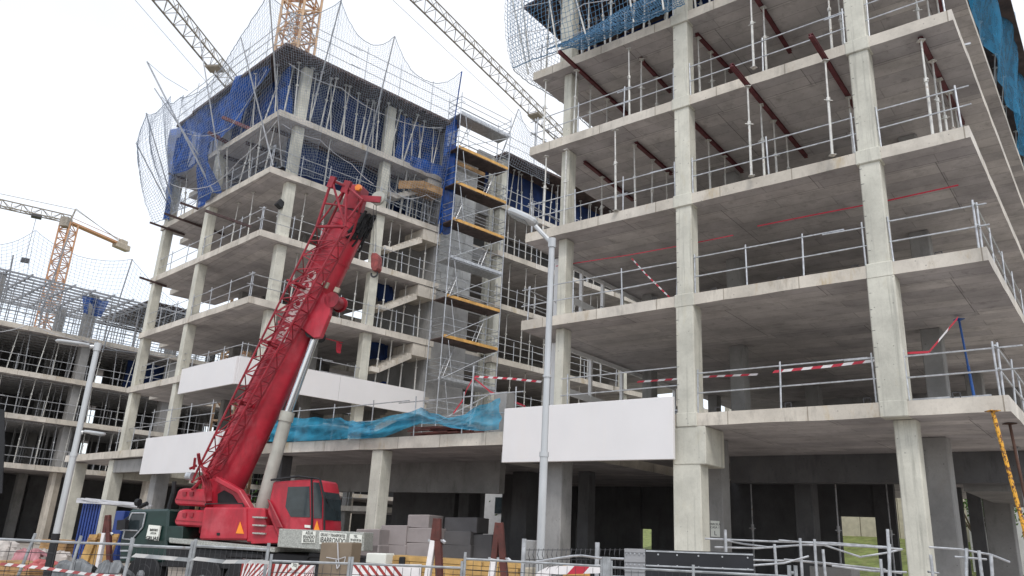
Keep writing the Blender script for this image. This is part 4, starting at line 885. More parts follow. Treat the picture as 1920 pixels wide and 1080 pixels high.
# mast right behind the middle block
t = thing('tower_crane', (0, 0, 0), 'pale yellow tower crane mast rising behind the middle block roof', 'tower crane')
pm = atd(560, 50, 49.5); pm = V((pm.x, pm.y, 0)); t.location = pm; t['_b'] = list(pm)
mast(MB(), pm, pm+V((0, 0, 52)), 1.9, 40, .10, R_(20)).build('mast', 'tcy', t); mast(MB(), pm+V((0, 0, 10)), pm+V((0, 0, 52)), 1.3, 44, .07, R_(20)).build('inner_mast', 'tco', t)
m = MB()
for i in range(100): m.bar(pm+V((-.3, .2, 20+i*.3)), pm+V((.1, .2, 20+i*.3)), .02, 4)
for s_ in (-.3, .1): m.bar(pm+V((s_, .2, 18)), pm+V((s_, .2, 52)), .03, 4)
m.build('ladder', 'tcg', t)
def jib(px0, px1, z, brg, name, label, ext0, ext1, wdt=1.25, hgt=1.5):
    """triangular jib seen from below, through two sight lines at one height"""
    a, b = onz(*px0, z), onz(*px1, z); d = (b-a).normalized(); a2 = a-d*ext0; b2 = b+d*ext1; s_ = d.cross(V((0, 0, 1))).normalized()*wdt/2; L = (b2-a2).length
    t = thing('tower_crane', a2, label, 'tower crane'); u = V((0, 0, hgt))
    m = MB(); n = int(L/1.5); m.bar(a2+s_, b2+s_, .085, 5); m.bar(a2-s_, b2-s_, .085, 5); m.bar(a2+u, b2+u, .06, 5)
    for k in range(n):
        p = a2+d*(L*k/n); q = a2+d*(L*(k+1)/n); mid_ = (p+q)/2+u
        for e in (s_, -s_): m.bar(p+e, mid_, .032, 4, caps=False); m.bar(q+e, mid_, .032, 4, caps=False)
        m.bar(p+s_, q-s_, .025, 4, caps=False); m.bar(p+s_, p-s_, .03, 4, caps=False)
    m.build('jib', 'tcg', t)
    c = a.lerp(b, .80); m = MB(); m.rb(c-d*.5-V((0, 0, .18)), c+d*.5-V((0, 0, .18)), 1.3, .2); m.build('trolley', 'tcg', t)
    m = MB(); m.bar(a2-s_*2-V((0, 0, .8)), b2-s_*2-V((0, 0, .8)), .015, 4); m.build('hoist_rope', 'cable', t)
    return t, a2, b2, d, s_
t, a2, b2, d, s_ = jib((300, 0), (425, 152), 40.5, 0, 'tower_crane', 'tower crane jib crossing the sky left of the roof mast', 12, 22)
t, a2, b2, d, s_ = jib((785, 0), (1045, 255), 44.5, 0, 'tower_crane', 'tower crane jib crossing the sky between the middle and right blocks', 12, 8)
m = MB(); e = b2-V((0, 0, b2.z)); mast(m, e, e+V((0, 0, 46)), 1.6, 26, .1, R_(10)); m.build('mast', 'tcg', t)
# distant complete crane at far left
D3 = 150; c0 = atd(130, 420, D3); z3 = c0.z; g = V((c0.x, c0.y, 0))
t = thing('tower_crane', g, 'distant orange and grey tower crane standing complete over the far left block', 'tower crane')
mast(MB(), g, g+V((0, 0, z3)), 2.0, 34, .16, R_(10)).build('mast', 'tco', t)
pj = onz(0, 381, z3+.9); dj = (V((g.x, g.y, 0))-V((pj.x, pj.y, 0))).normalized(); pc3 = onz(236, 463, z3+.3); cj = (V((pc3.x, pc3.y, 0))-V((g.x, g.y, 0))).normalized(); su = dj.cross(V((0, 0, 1))).normalized()*.6
tip = atd(118, 384, D3-1); top3 = V((g.x, g.y, 0))+dj*.4+V((0, 0, tip.z))
m = MB(); P0 = g+V((0, 0, z3+.3)); PE = P0-dj*45
lattice(m, P0, PE, [(su, su), (-su, -su), (V((0, 0, 1.3)), V((0, 0, 1.3)))], 30, .12, .06); m.build('jib', 'tcg', t)
m = MB(); cb = V((pc3.x, pc3.y, P0.z))
m.rb(P0, cb, 1.2, .35); m.bar(P0+V((0, 0, 1)), cb+V((0, 0, 1)), .06, 4); m.build('counter_jib', 'tco', t)
m = MB(); m.rb(cb-cj*2.6-V((0, 0, .3)), cb+cj*.6-V((0, 0, .3)), 1.3, 1.1); m.rb(cb-cj*1.6+V((0, 0, .6)), cb+V((0, 0, .6)), .9, .9); m.build('counterweight', 'cw', t, bevel=.1)
m = MB()
for s_ in (-.45, .45): m.bar(P0+su*s_*2, top3+su*s_*.6, .14, 5)
for q in range(4): m.bar(P0.lerp(top3, q/4)+su*.8, P0.lerp(top3, q/4)-su*.8, .08, 4)
m.build('tower_head', 'tcg', t)
m = MB(); m.bar(top3, cb+V((0, 0, .4)), .05, 4); m.bar(top3+su, cb+su-cj*2+V((0, 0, .4)), .05, 4); m.bar(top3, PE+V((0, 0, 1.3)), .05, 4); m.build('tie_bars', 'tcg', t)
m = MB(); m.box(P0-dj*.6+su*2-V((0, 0, 1.4)), 1.3, 1.5, 1.7); m.build('cabin', 'tcg', t)
kk = onpl(70, 400, g, dj.cross(V((0, 0, 1)))); kp = P0-dj*(P0-kk).dot(dj); m = MB(); m.rb(kp-dj*.8-V((0, 0, .3)), kp+dj*.8-V((0, 0, .3)), 1.4, .4); m.bar(kp, kp-V((0, 0, 8)), .04, 4); m.rb(kp-dj*.6-V((0, 0, 8.4)), kp+dj*.6-V((0, 0, 8.4)), .5, .8); m.build('trolley', 'cable', t)
# ================================================================== mobile crane
CB = R_(108.); FX = bv(CB); FY = bv(CB-math.pi/2)               # forward (to the right) and away from us
CO = V((math.sin(R_(-17.3))*25.5, math.cos(R_(-17.3))*25.5, 0))
def T(x_, y_, z_=0.): return CO+FX*x_+FY*y_+V((0, 0, z_))
def onT(px, py, y_=-1.25): return onpl(px, py, CO+FY*y_, FY)
cr_ = thing('mobile_crane', CO, 'red telescopic mobile crane with raised boom on a dark green carrier', 'mobile crane')
def cpoly(name, pxs, y0, y1, mat, parent=cr_, bevel=.02, smooth=False):
    m = MB(); m.extr([onT(px, py, y0) for px, py in pxs], FY*(y1-y0)); return m.build(name, mat, parent, bevel=bevel, smooth=smooth)
# carrier
cpoly('carrier_frame', [(300, 1024), (690, 1048), (690, 1078), (296, 1062)], -1.2, 1.2, 'black')
cpoly('fender_deck', [(316, 1008), (515, 1026), (515, 1036), (316, 1018)], -1.32, 1.3, 'alu')
cabn = cpoly('driver_cab', [(243, 955), (316, 954), (314, 990), (308, 1055), (222, 1056), (224, 1010), (231, 985)], -1.25, 1.15, 'green', bevel=.06)
g_ = cpoly('window', [(248, 964), (272, 964), (265, 989), (247, 1011), (232, 1009), (236, 992)], -1.285, -1.25, 'glass', cabn, 0)
m = MB(); P = [onT(px, py, -1.29) for px, py in ((247, 962), (273, 962), (267, 989), (247, 1012), (230, 1010), (235, 991))]; m.path(P+[P[0]], .022, 6); m.bar(onT(226, 994, -1.3), onT(258, 995, -1.3), .02, 6); m.build('window_frame', 'galv', cabn, smooth=True)
m = MB(); m.rb(onT(231, 975, -1.5), onT(229, 993, -1.5), .14, .3); m.bar(onT(231, 976, -1.45), onT(246, 966, -1.2), .02, 5); m.build('mirror', 'black', cabn)
for yy in (1031, 1044): cpoly('grille_badge', [(225, yy), (240, yy), (240, yy+3), (225, yy+3)], -1.27, -1.25, 'galv', cabn, 0)
m = MB(); m.bar(onT(259, 952, -.6), onT(259, 942, -.6), .03, 6); m.bar(onT(256, 942, -.6), onT(262, 942, -.6), .11, 8); m.bar(onT(262, 950, -.3), onT(276, 944, -.3), .07, 8); m.build('roof_lamps', 'black', cabn, smooth=True)
cpoly('engine_cover', [(304, 985), (343, 987), (341, 1018), (302, 1014)], -1.22, 1.1, 'green')
bd = cpoly('sign_board', [(279, 984), (300, 986), (295, 1014), (273, 1010)], -1.36, -1.3, 'sign', cr_, 0)
a, b = onT(278, 993, -1.365), onT(299, 995, -1.365); upz = V((0, 0, 1))
text('IBARRONDO', (a+b)/2, FX, upz, .1, 'ink', parent=bd, depth=.003, fit=.28)
a, b = onT(277, 999, -1.365), onT(298, 1001, -1.365); text('ASUA', (a+b)/2, FX, upz, .085, 'ink', parent=bd, depth=.003)
a, b = onT(274, 1008, -1.365), onT(296, 1011, -1.365); text('GRUAS', (a+b)/2, FX, upz, .14, 'ink', parent=bd, depth=.003, bold=.004)
m = MB(); m.bar(onT(309, 985, -.2), onT(325, 925, -.2), .085, 8); m.bar(onT(325, 927, -.2), onT(327, 903, -.2), .07, 8); m.build('exhaust_stack', 'black', cr_, smooth=True)
for i, px in enumerate((275, 390, 460, 610)):
    p = onT(px, 1074, -1.1); p.z = .58; w_ = thing('wheel', p, None, None); 
    m = MB(); m.bar(p-FY*.18, p+FY*.25, .58, 24); o = m.build('wheel', 'black', cr_, bevel=.04)
    bpy.data.objects.remove(w_)
    MB().bar(p-FY*.2, p-FY*.10, .3, 16).build('rim', 'black', o, bevel=.02); MB().bar(p-FY*.25, p-FY*.2, .12, 10).build('hub', 'galv', o)
    cpoly('mudguard', [(px-30, 1036), (px+30, 1039), (px+38, 1055), (px+30, 1048), (px-30, 1045), (px-38, 1053)], -1.25, -.7, 'black')
# superstructure
cpoly('turntable', [(345, 1012), (520, 1024), (520, 1034), (345, 1022)], -1.0, 1.0, 'black')
body = cpoly('machine_body', [(381, 951), (460, 951), (461, 1013), (372, 1012)], -1.3, -.25, 'red', bevel=.05)
cpoly('access_steps', [(460, 951), (496, 953), (500, 1020), (461, 1016)], -1.22, -.3, 'red', bevel=.03)
for yy in (968, 983, 998): cpoly('step', [(473, yy), (496, yy+1), (496, yy+4), (473, yy+3)], -1.34, -1.2, 'alu', cr_, 0)
cpoly('warning_triangle', [(450, 978), (457, 1001), (442, 1000)], -1.315, -1.3, 'orange', body, 0)
cpoly('latch', [(406, 999), (412, 999), (412, 1004), (406, 1004)], -1.315, -1.3, 'black', body, 0)
m = MB(); m.path([onT(385, 948, -1.25), onT(385, 945, -1.25), onT(455, 944, -1.25), onT(457, 950, -1.25)], .018, 5); m.build('hand_rail', 'black', cr_)
for y0, y1, dy in ((915, 947, 0), (955, 986, 4)):
    ow = cpoly('counterweight', [(333, y0+3), (345, y0), (384, y0+2), (384, y1+3), (330, y1), (325, y1-6)], -1.15, 1.15, 'red', bevel=.05)
    cpoly('seam', [(328, (y0+y1)/2+4), (384, (y0+y1)/2+8), (384, (y0+y1)/2+9.5), (328, (y0+y1)/2+5.5)], -1.163, -1.15, 'dred', ow, 0)
    for px in (340, 353):
        cpoly('lifting_eye', [(px+2, y0+7), (px+9, y0+7), (px+8, y0+15), (px+2, y0+14)], -1.18, -1.15, 'dred', ow, 0)
cpoly('turret_frame', [(378, 905), (400, 896), (446, 922), (462, 952), (484, 1000), (372, 1000)], -.75, -.6, 'red', bevel=.02)
cpoly('turret_frame', [(378, 905), (400, 896), (446, 922), (462, 952), (520, 1000), (372, 1000)], .6, .75, 'red', bevel=.02)
cpoly('turret_gusset', [(405, 893), (449, 918), (470, 953), (463, 956), (444, 925), (402, 902)], -1.0, -.76, 'red', bevel=.02)
cpoly('dark_opening_plate', [(408, 926), (420, 919), (436, 928), (446, 943), (408, 943)], -.765, -.75, 'black', cr_, 0)  # black plate standing in for the darkness inside the turret frame
m = MB(); m.bar(onT(432, 935, -.5), onT(432, 935, .5), .28, 16); m.build('hoist_drum', 'black', cr_, smooth=True)
cpoly('cab_mount', [(470, 985), (540, 985), (606, 1000), (606, 1016), (470, 1020)], -1.25, .6, 'red')
cabO = cpoly('operator_cab', [(511, 903), (582, 898), (600, 900), (607, 934), (607, 1008), (520, 1008), (500, 960)], -1.35, -.35, 'red', bevel=.05)
cpoly('side_window', [(540, 913), (580, 912), (581, 970), (545, 969), (535, 950)], -1.365, -1.35, 'glass', cabO, 0)
cpoly('door_glass', [(587, 904), (598, 905), (604, 934), (603, 972), (588, 972)], -1.368, -1.35, 'glass', cabO, 0)
m = MB(); m.path([onT(584, 898, -1.37), onT(585, 972, -1.37), onT(584, 1004, -1.37)], .03, 5); m.path([onT(508, 900, -1.36), onT(560, 893, -1.36), onT(600, 898, -1.36), onT(608, 934, -1.36), onT(608, 1004, -1.36)], .03, 5); m.build('door_frame', 'black', cabO)
m = MB(); q0, q1, q2 = onT(601, 906, -1.28), onT(608.5, 935, -1.28), onT(608.5, 975, -1.28); m.extr([q0, q1, q2, q2+FX*.03, q1+FX*.03, q0+FX*.03], FY*.86); m.build('windscreen', 'glass', cabO)
m = MB(); m.path([q1+FX*.05, q1+FY*.5+FX*.06-V((0, 0, .5))], .015, 5); m.build('wiper', 'black', cabO)
cpoly('warning_triangle', [(594, 976), (601, 1004), (585, 1004)], -1.375, -1.35, 'orange', cabO, 0)
cpoly('label_plate', [(571, 984), (582, 985), (582, 990), (571, 989)], -1.37, -1.35, 'sign', cabO, 0)
cpoly('lever_arm', [(500, 935), (506, 940), (530, 990), (519, 990)], -1.45, -1.38, 'dred')
# boom: straight box with rounded belly, four nested sections, in the vertical plane of the turret
f0, f1 = onT(430, 893, 0), onT(667, 395, 0); bd_ = (f1-f0).normalized(); bn = bd_.cross(FY).normalized()
if bn.x < 0: bn = -bn                                # toward the ram side (down-forward)
def bsec(hw, up, dn, k=10):
    P = [(-hw, -up), (hw, -up), (hw, dn*.25)]
    P += [(hw*math.cos(math.pi*i/k), dn*.25+(dn*.75)*math.sin(math.pi*i/k)) for i in range(1, k)]
    return P+[(-hw, dn*.25)]
def boomseg(s0, s1, sec, mat, name, parent):
    m = MB(); m.extr([f0+bd_*s0+FY*a+bn*b for a, b in sec], bd_*(s1-s0)); return m.build(name, mat, parent, smooth=True)
LB_ = (f1-f0).length
bm_ = boomseg(-.2, LB_-.85, bsec(.46, .48, .62), 'red', 'boom', cr_)
for i in range(4): 
    boomseg(LB_-.85+i*.2-.05, LB_-.85+i*.2+.13, bsec(.44-.03*i, .46-.03*i, .60-.045*i), 'red' if i < 3 else 'dred', 'telescopic_section', bm_)
    boomseg(LB_-.85+i*.2+.0, LB_-.85+i*.2+.2, bsec(.38-.03*i, .40-.03*i, .52-.045*i), 'black', 'section_collar', bm_)
# hose bundle on the belly side near the tip
m = MB()
for i in range(46):
    s0 = LB_-rnd(.75, -.1); p = f0+bd_*s0+FY*rnd(-.42, .3)+bn*rnd(.45, .66); pts = [p]
    for q in range(3): pts.append(pts[-1]-bd_*rnd(.05, .26)+bn*rnd(-.05, .04)+FY*rnd(-.05, .05))
    m.path(pts, rnd(.04, .07), 6)
m.build('hose_bundle', 'black', bm_, smooth=True)
# stiffening collar and ram bracket
boomseg(4.9, 4.98, bsec(.49, .51, .66), 'red', 'stiffener_band', bm_)
boomseg(7.4, 7.46, bsec(.48, .50, .64), 'red', 'stiffener_band', bm_)
cpoly('ram_bracket', [(573, 556), (600, 545), (621, 556), (617, 590), (600, 632), (588, 634), (560, 612)], -.5, -.3, 'red', bm_)
cpoly('ram_bracket', [(573, 556), (600, 545), (621, 556), (617, 590), (600, 632), (588, 634), (560, 612)], .3, .5, 'red', bm_)
# luffing ram
r0, r1, r2 = onT(489, 957, -.1), onT(540, 772, -.1), onT(592, 628, -.1)
MB().bar(r0, r1, .195, 20).build('ram_sleeve', 'sleeve', cr_, smooth=True)
MB().bar(r1-(r1-r0).normalized()*.3, r1, .225, 20).build('ram_gland', 'sleeve', cr_, smooth=True)
MB().bar(r1, r2, .135, 20).build('ram_rod', 'chrome', cr_, smooth=True)
MB().bar(r2-FY*.35, r2+FY*.35, .17, 12).build('ram_pin', 'black', cr_, smooth=True)
# small fittings on the flank
for (pa, sz) in (((610, 534), .2), ((632, 544), .16)):
    p = onT(*pa, -.5); m = MB(); m.rb(p-bd_*sz/2, p+bd_*sz/2, .08, sz*1.2, up=bn); m.build('boom_fitting', 'cw', bm_, bevel=.01)
m = MB(); p = onT(630, 567, -.2); m.bar(p-FY*.25, p+FY*.25, .2, 14); m.bar(p-FY*.3, p-FY*.25, .26, 14); m.bar(p+FY*.25, p+FY*.3, .26, 14); m.build('guide_sheave', 'dred', bm_, smooth=True)
# boom head with sheaves, hook block
hd = onT(672, 352, 0); m = MB(); m.rb(f1-bd_*.1-bn*.1, hd-bn*.0, .6, .55, up=bn); m.build('boom_head', 'dred', bm_, bevel=.04)
p = onT(672, 352, -.42); m = MB(); m.bar(p-FY*.04, p+FY*.06, .12, 6); m.build('marker_lamp', 'amber', bm_, smooth=True)
for i in range(5):
    p = onT(709, 372, -.3+.13*i); MB().bar(p-FY*.045, p+FY*.045, .24, 18).build('sheave', 'sleeve' if i % 2 == 0 else 'cable', bm_, smooth=True)
for s_ in (-.4, .33):
    p, q = onT(675, 372, s_), onT(714, 374, s_); m = MB(); m.rb(p, q, .03, .22); m.build('sheave_cheek', 'dred', bm_, bevel=.01)
p = onT(703, 385, -.1); q = onT(702, 472, -.1); m = MB(); m.bar(p+FX*.05, q+FX*.05, .011, 4); m.bar(p-FX*.05, q-FX*.05, .011, 4); m.build('hoist_rope', 'cable', cr_)
hb = cpoly('hook_block', [(697, 474), (706, 474), (709, 480), (708, 502), (704, 507), (698, 507), (695, 500), (695, 480)], -.25, .05, 'hookp', bevel=.015)
m = MB(); p = onT(702, 512, -.1); hp = [p+V((0, 0, .14))]+[p+FX*(.11*math.cos(t_))+V((0, 0, -.02+.11*math.sin(t_))) for t_ in [1.2-i*.42 for i in range(12)]]; m.path(hp, .03, 6); m.build('hook', 'cable', hb)
# boom lettering, cream on red, running up the flank
pa, pb = onT(527, 655, -.475), onT(606, 500, -.475)
text('IBARRONDO', (pa+pb)/2-bn*.2, bd_, -bn, .44, 'cream', parent=bm_, depth=.004, bold=.022, sx=(pb-pa).length/3.05)
# folded lattice jib stowed on the near flank
jl = [onT(359, 905, -1.05), onT(597, 425, -1.05)]; jr = [onT(398, 880, -1.05), onT(644, 425, -1.05)]
m = MB(); axis0 = (jl[0]+jr[0])/2; axis1 = (jl[1]+jr[1])/2; h0 = (jr[0]-jl[0])/2; h1 = (jr[1]-jl[1])/2*1.15; yy = FY*.5
lattice(m, axis0, axis1, [(-h0, -h1), (h0, h1), (h0+yy*.8, h1+yy), (-h0+yy*.8, -h1+yy)], 17, .036, .02); m.build('lattice_jib', 'dred', cr_, smooth=True)
m = MB()
tips = [onT(622, 338, -1.05), onT(650, 350, -.8), onT(680, 375, -.8)]
m.bar(axis1-h1, tips[0], .05, 6); m.bar(axis1+h1, tips[0], .04, 6); m.bar(axis1+h1, tips[1], .045, 6); m.bar(axis1-h1+yy, tips[1], .045, 6); m.bar(axis1+h1+yy, tips[2], .045, 6); m.bar(onT(640, 428, -1.0), tips[2], .04, 6)
m.bar(tips[0], tips[1], .045, 6); m.bar(tips[1], tips[2], .045, 6); m.bar(axis1-h1, axis1+h1, .05, 6); m.bar(axis1-h1, tips[1], .03, 6); m.bar(axis1+h1, onT(640, 428, -1.), .04, 6); m.bar(tips[0].lerp(axis1-h1, .5), tips[1].lerp(axis1+h1, .5), .03, 6)
m.rb(onT(618, 352, -1.05), onT(626, 332, -1.05), .12, .2); m.rb(onT(645, 362, -.8), onT(654, 340, -.8), .12, .25)
m.build('jib_end_frame', 'dred', cr_, smooth=True)
for px, py in ((520, 650), (470, 760), (570, 540)):
    p = onT(px, py, -.5); m = MB(); m.rb(p-FY*.55-bn*.05, p, .12, .12, up=bd_); m.bar(p-FY*.5-bn*.35, p-FY*.3+bn*.25, .035, 6); m.build('jib_bracket', 'dred', cr_)
for i in range(5):
    m = MB(); pts = [onT(378+i*4, 893+rnd(-3, 3), -1.1+i*.1), onT(384+i*3, 915, -1.2+i*.1), onT(388+i*2, 940, -1.1), onT(386, 952, -.9)]; m.path(pts, .022, 5); m.build('hydraulic_hose', 'dred', cr_)
m = MB()
for i in range(14):
    p = onT(rnd(360, 400), rnd(868, 912), rnd(-1.2, -.4)); m.rb(p, p+V((rnd(-.3, .3), rnd(-.2, .2), rnd(-.35, .35))), .07, .07)
m.build('jib_pivot_fittings', 'dred', cr_)
m = MB(); p = onT(356, 893, -1.1); m.bar(p-FX*.1, p+FX*.1, .12, 10); m.build('end_ball', 'galv', cr_, smooth=True)
# chequered side boxes with sign boards at the rear
bx1 = cpoly('tool_box', [(523, 991), (600, 994), (600, 1031), (519, 1026)], -1.5, -.9, 'alu', bevel=.02)
bx2 = cpoly('tool_box', [(600, 994), (683, 998), (681, 1034), (600, 1031)], -1.46, -.9, 'alu', bevel=.02)
def board(pxs, y_, lines, parent):
    b = cpoly('sign_board', pxs, y_, y_+.02, 'sign', parent, 0)
    for s, (px, py), size, sx in lines:
        ua = (onT(pxs[1][0], pxs[1][1], y_)-onT(pxs[0][0], pxs[0][1], y_)); text(s, onT(px, py, y_-.006), ua, upz, size, 'ink', parent=b, depth=.002, bold=.001, fit=ua.length*sx)
board([(567, 995), (592, 996), (590, 1018), (565, 1018)], -1.53, [('ASUA', (580, 999.5), .12, .55), ('ERANDIO', (579, 1007), .12, .85), ('BIZKAIA', (578.5, 1014), .12, .8)], bx1)
board([(599, 997), (650, 1001), (648, 1022), (598, 1020)], -1.50, [('GRUAS Y TRANSPORTES', (624, 1004), .11, .9), ('IBARRONDO', (624, 1014), .2, .92)], bx2)
board([(656, 1001), (679, 1003), (677, 1025), (654, 1023)], -1.50, [('TEL.', (667, 1006), .09, .35), ('94 453 09 54', (667, 1013), .09, .85), ('94 453 12 52', (666, 1019), .09, .85)], bx2)
# ================================================================== street lamps
def lamp_post(px, pyt, pyb, D, r0, r1, label, arms, black=None):
    top = atd(px[0], pyt, D); t = thing('street_lamp', (top.x, top.y, 0), label, 'street lamp'); b = V((top.x, top.y, 0))
    zj = atd(px[1], 850, D).z
    MB().bar(b, V((top.x, top.y, zj)), r0, 16, r2=r0*.93).build('lower_pole', 'lamp', t, smooth=True)
    m = MB(); m.bar(V((top.x, top.y, zj)), top, r1*1.05, 16, r2=r1); m.bar(top-V((0, 0, .1)), top+V((0, 0, .08)), r1*1.35, 12); m.build('upper_pole', 'lamp', t, smooth=True)
    MB().bar(V((top.x, top.y, zj-.06)), V((top.x, top.y, zj+.02)), r0*1.1, 16).build('pole_collar', 'lamp', t, smooth=True); z2 = atd(px[0], 706, D).z
    if z2 < top.z-.5 and px[0] > 900: MB().bar(V((top.x, top.y, z2-.02)), V((top.x, top.y, z2+.02)), r1*1.35, 16).build('pole_collar', 'lamp', t, smooth=True)
    if black: MB().bar(b, V((top.x, top.y, black)), r0*1.12, 16).build('painted_foot', 'black', t, smooth=True)
    return t, top
def luminaire(t, arm0, arm1, tip, wd, th):
    """arm then a flat rounded head from arm1 to tip"""
    MB().bar(arm0, arm1, .045, 8).build('arm', 'lamp', t, smooth=True)
    d = (tip-arm1); L = d.length; d.normalize(); s_ = d.cross(V((0, 0, 1))).normalized(); u = s_.cross(d)
    m = MB(); P = []
    for i in range(9): P.append(V((-math.cos(math.pi*(i/8-.5))*0, 0, 0)))
    out_ = []
    for i in range(7): a_ = -math.pi/2+math.pi*i/6; out_.append((L-wd/2+math.cos(a_)*wd/2, math.sin(a_)*wd/2))
    out_ += [(L*.25, wd/2), (0, wd*.28), (0, -wd*.28), (L*.25, -wd/2)]
    m.extr([arm1+d*a_+s_*b_ for a_, b_ in out_], u*th); h = m.build('lamp_head', 'lamp', t, bevel=th*.3)
    m = MB(); m.extr([arm1+d*(L*.3+(a_-L*.25)*.82 if a_ > L*.25 else L*.32)+s_*b_*.78-u*.012 for a_, b_ in out_[:8]+[(L*.25, -wd/2)]], u*.012); m.build('lens', 'lensm', h)
t, top = lamp_post((1035, 1022), 455, 1040, 13.5, .074, .056, 'tall grey street lamp in front of the white panel', 0)
A0 = top; pl_ = V((math.sin(R_(3)), math.cos(R_(3)), 0))
hA = onpl(1000, 423, top, bv(R_(20))); hT = onpl(952, 405, top, bv(R_(20)))
luminaire(t, top-V((0, 0, .02)), onpl(1004, 424, top, bv(R_(20))), onpl(950, 400, top, bv(R_(20))), .40, .12)
t, top = lamp_post((183, 130), 650, 1040, 20, .075, .062, 'left street lamp with two arms and a black painted foot', 0, black=atd(97, 1000, 20).z)
luminaire(t, top, onpl(168, 650, top, bv(R_(-25))), onpl(103, 641, top, bv(R_(-25))), .3, .06)
pm_ = V((top.x, top.y, atd(147, 810, 20).z)); luminaire(t, pm_, onpl(156, 811, top, bv(R_(-25))), onpl(198, 817, top, bv(R_(-25))), .2, .06)
# ================================================================== ground level
def boxT(name, px0, px1, py, y_, dep, mat, label, cat, group=None, zb=0., tilt=0., bevel=.02, parent=None, py1=None):
    a, b = onT(px0, py, y_), onT(px1, py1 if py1 else py, y_); m = MB()
    P = [V((a.x, a.y, zb)), V((b.x, b.y, zb)), b, a]; m.extr(P, FY*dep); o = m.build(name, mat, parent, bevel=bevel)
    return o if parent else tag(o, label, cat, group)
def zT(px, py, y_): return onT(px, py, y_).z
# grey insulation packs under the podium
GPk = 'stacked grey insulation packs under the podium'
packs = [(668, 713, 992, 1035, 1.5, 'foam', 'pale grey pack beside the crane sign boards, upper'), (668, 712, 1022, 1060, 1.5, 'foam', 'pale grey pack beside the crane sign boards, lower'),
         (715, 764, 985, 1022, 2.2, 'foam', 'grey pack in the second column from the left, upper'), (714, 762, 1022, 1060, 2.2, 'foam', 'grey pack in the second column from the left, lower'),
         (765, 806, 965, 990, 2.4, 'foam', 'light topmost grey pack of the stack'), (764, 812, 990, 1018, 2.3, 'foam', 'grey pack just below the topmost one'), (762, 806, 1018, 1060, 2.3, 'foam', 'grey pack at the foot of the tallest column'),
         (834, 896, 970, 998, 3.5, 'foamd', 'dark topmost pack on the right of the stack'), (824, 884, 996, 1022, 3.3, 'foamd', 'dark pack below the dark topmost one'), (822, 884, 1022, 1060, 3.3, 'foamd', 'dark pack at the right foot of the stack'), (888, 924, 1002, 1060, 3.6, 'foamd', 'darkest pack at the right end of the stack')]
for x0, x1, y0, y1, yy, mt, lb in packs:
    boxT('insulation_pack', x0, x1-1, y0, yy, 1.2, mt, lb, 'pack', GPk, zb=zT(x0, y1-1, yy))
# timber and planks
def planks(px0, px1, py0, py1, y_, n, mat, label, name='plank_stack', cat='timber stack', dep=1.0):
    m = MB(); a, b = onT(px0, py0, y_), onT(px1, py0, y_); zb = zT(px0, py1, y_); 
    for i in range(n):
        z0 = zb+(a.z-zb)*i/n; z1 = zb+(a.z-zb)*(i+1)/n-.012; o = rnd(-.06, .06); k = rnd(.3, .7)
        c0 = V((a.x, a.y, z0))+FX*o; c1 = V((b.x, b.y, z0))+FX*o; cm = c0.lerp(c1, k)
        m.extr([c0, cm-FX*.01, cm-FX*.01+V((0, 0, z1-z0)), c0+V((0, 0, z1-z0))], FY*dep); m.extr([cm+FX*.01, c1, c1+V((0, 0, z1-z0)), cm+FX*.01+V((0, 0, z1-z0))], FY*(dep+.02))
    return tag(m.build(name, mat), label, cat)
planks(722, 868, 1040, 1086, -2, 5, 'plank', 'yellow shuttering planks stacked left of the first rust trestle')
planks(870, 975, 1050, 1086, -2.3, 4, 'plank', 'yellow shuttering planks between trestle and green fence')
boxT('black_crate', 748, 758, 1044, -2.1, .1, 'black', 'small black box fixed on the yellow planks', 'box', zb=zT(748, 1058, -2.1))
boxT('white_board', 687, 724, 1037, -2.4, .5, 'sign', 'white foam board box lying beside the brown box', 'board', zb=zT(687, 1056, -2.4), py1=1038)
bb = boxT('plywood_box', 602, 660, 1017, -4.2, .5, 'box', 'brown plywood box strapped with a rope below the crane signs', 'box')
rope_p = [onT(633, 1016, -4.24), onT(634, 1046, -4.24), onT(636, 1062, -4.24), onT(632, 1066, -4.24), onT(630, 1050, -4.24)]; m = MB(); m.path(rope_p, .014, 5); m.build('strap_rope', 'rope', bb)
m = MB(); m.path([onT(612, 1045, -4.24), onT(634, 1049, -4.24), onT(648, 1044, -4.24), onT(645, 1056, -4.24)], .01, 5); m.build('wire_tie', 'rope', bb)
# striped boards
def striped(px0, px1, py0, py1, y_, label, lean=1, n=9, holes=()):
    a, b = onT(px0, py0, y_), onT(px1, py1, y_); L = (b-a).length; d = (b-a)/L; h = .62; t = thing('striped_board', (a.x, a.y, 0), label, 'barrier board', 'red and white striped boards')
    m = MB(); m.extr([a, b, b-V((0, 0, h)), a-V((0, 0, h))], FY*.03); m.build('board', 'twht', t); m = MB(); w = L/n
    for i in range(-4, n+4):
        P = [(w*i, 0), (w*(i+.45), 0), (w*(i+.45)+h*lean, -h), (w*i+h*lean, -h)]; Q = []
        for k in range(4):      # clip to the board
            p, q = P[k], P[(k+1) % 4]
            Q.append(p)
        Q = [(min(max(x_, 0), L), z_) for x_, z_ in Q]
        xs = [x_ for x_, _ in Q]
        if max(xs)-min(xs) < .02: continue
        lo = w*i+h*lean; 
        if lean > 0 and (lo > L or w*(i+.45) < 0) or lean < 0 and (w*(i+.45) > L+.001 and lo > L or w*(i+.45)+h*lean < 0 and w*(i+.45) < 0): continue
        m.add([a+d*x_+V((0, 0, z_))-FY*.004+(d*0) for x_, z_ in Q], [(0, 1, 2, 3)])
    m.build('stripes', 'rusty' if 0 else 'strp', t); return t
M['strp'] = mk('worn_red_stripe', (.30, .035, .03), rough=.6, var=.2)
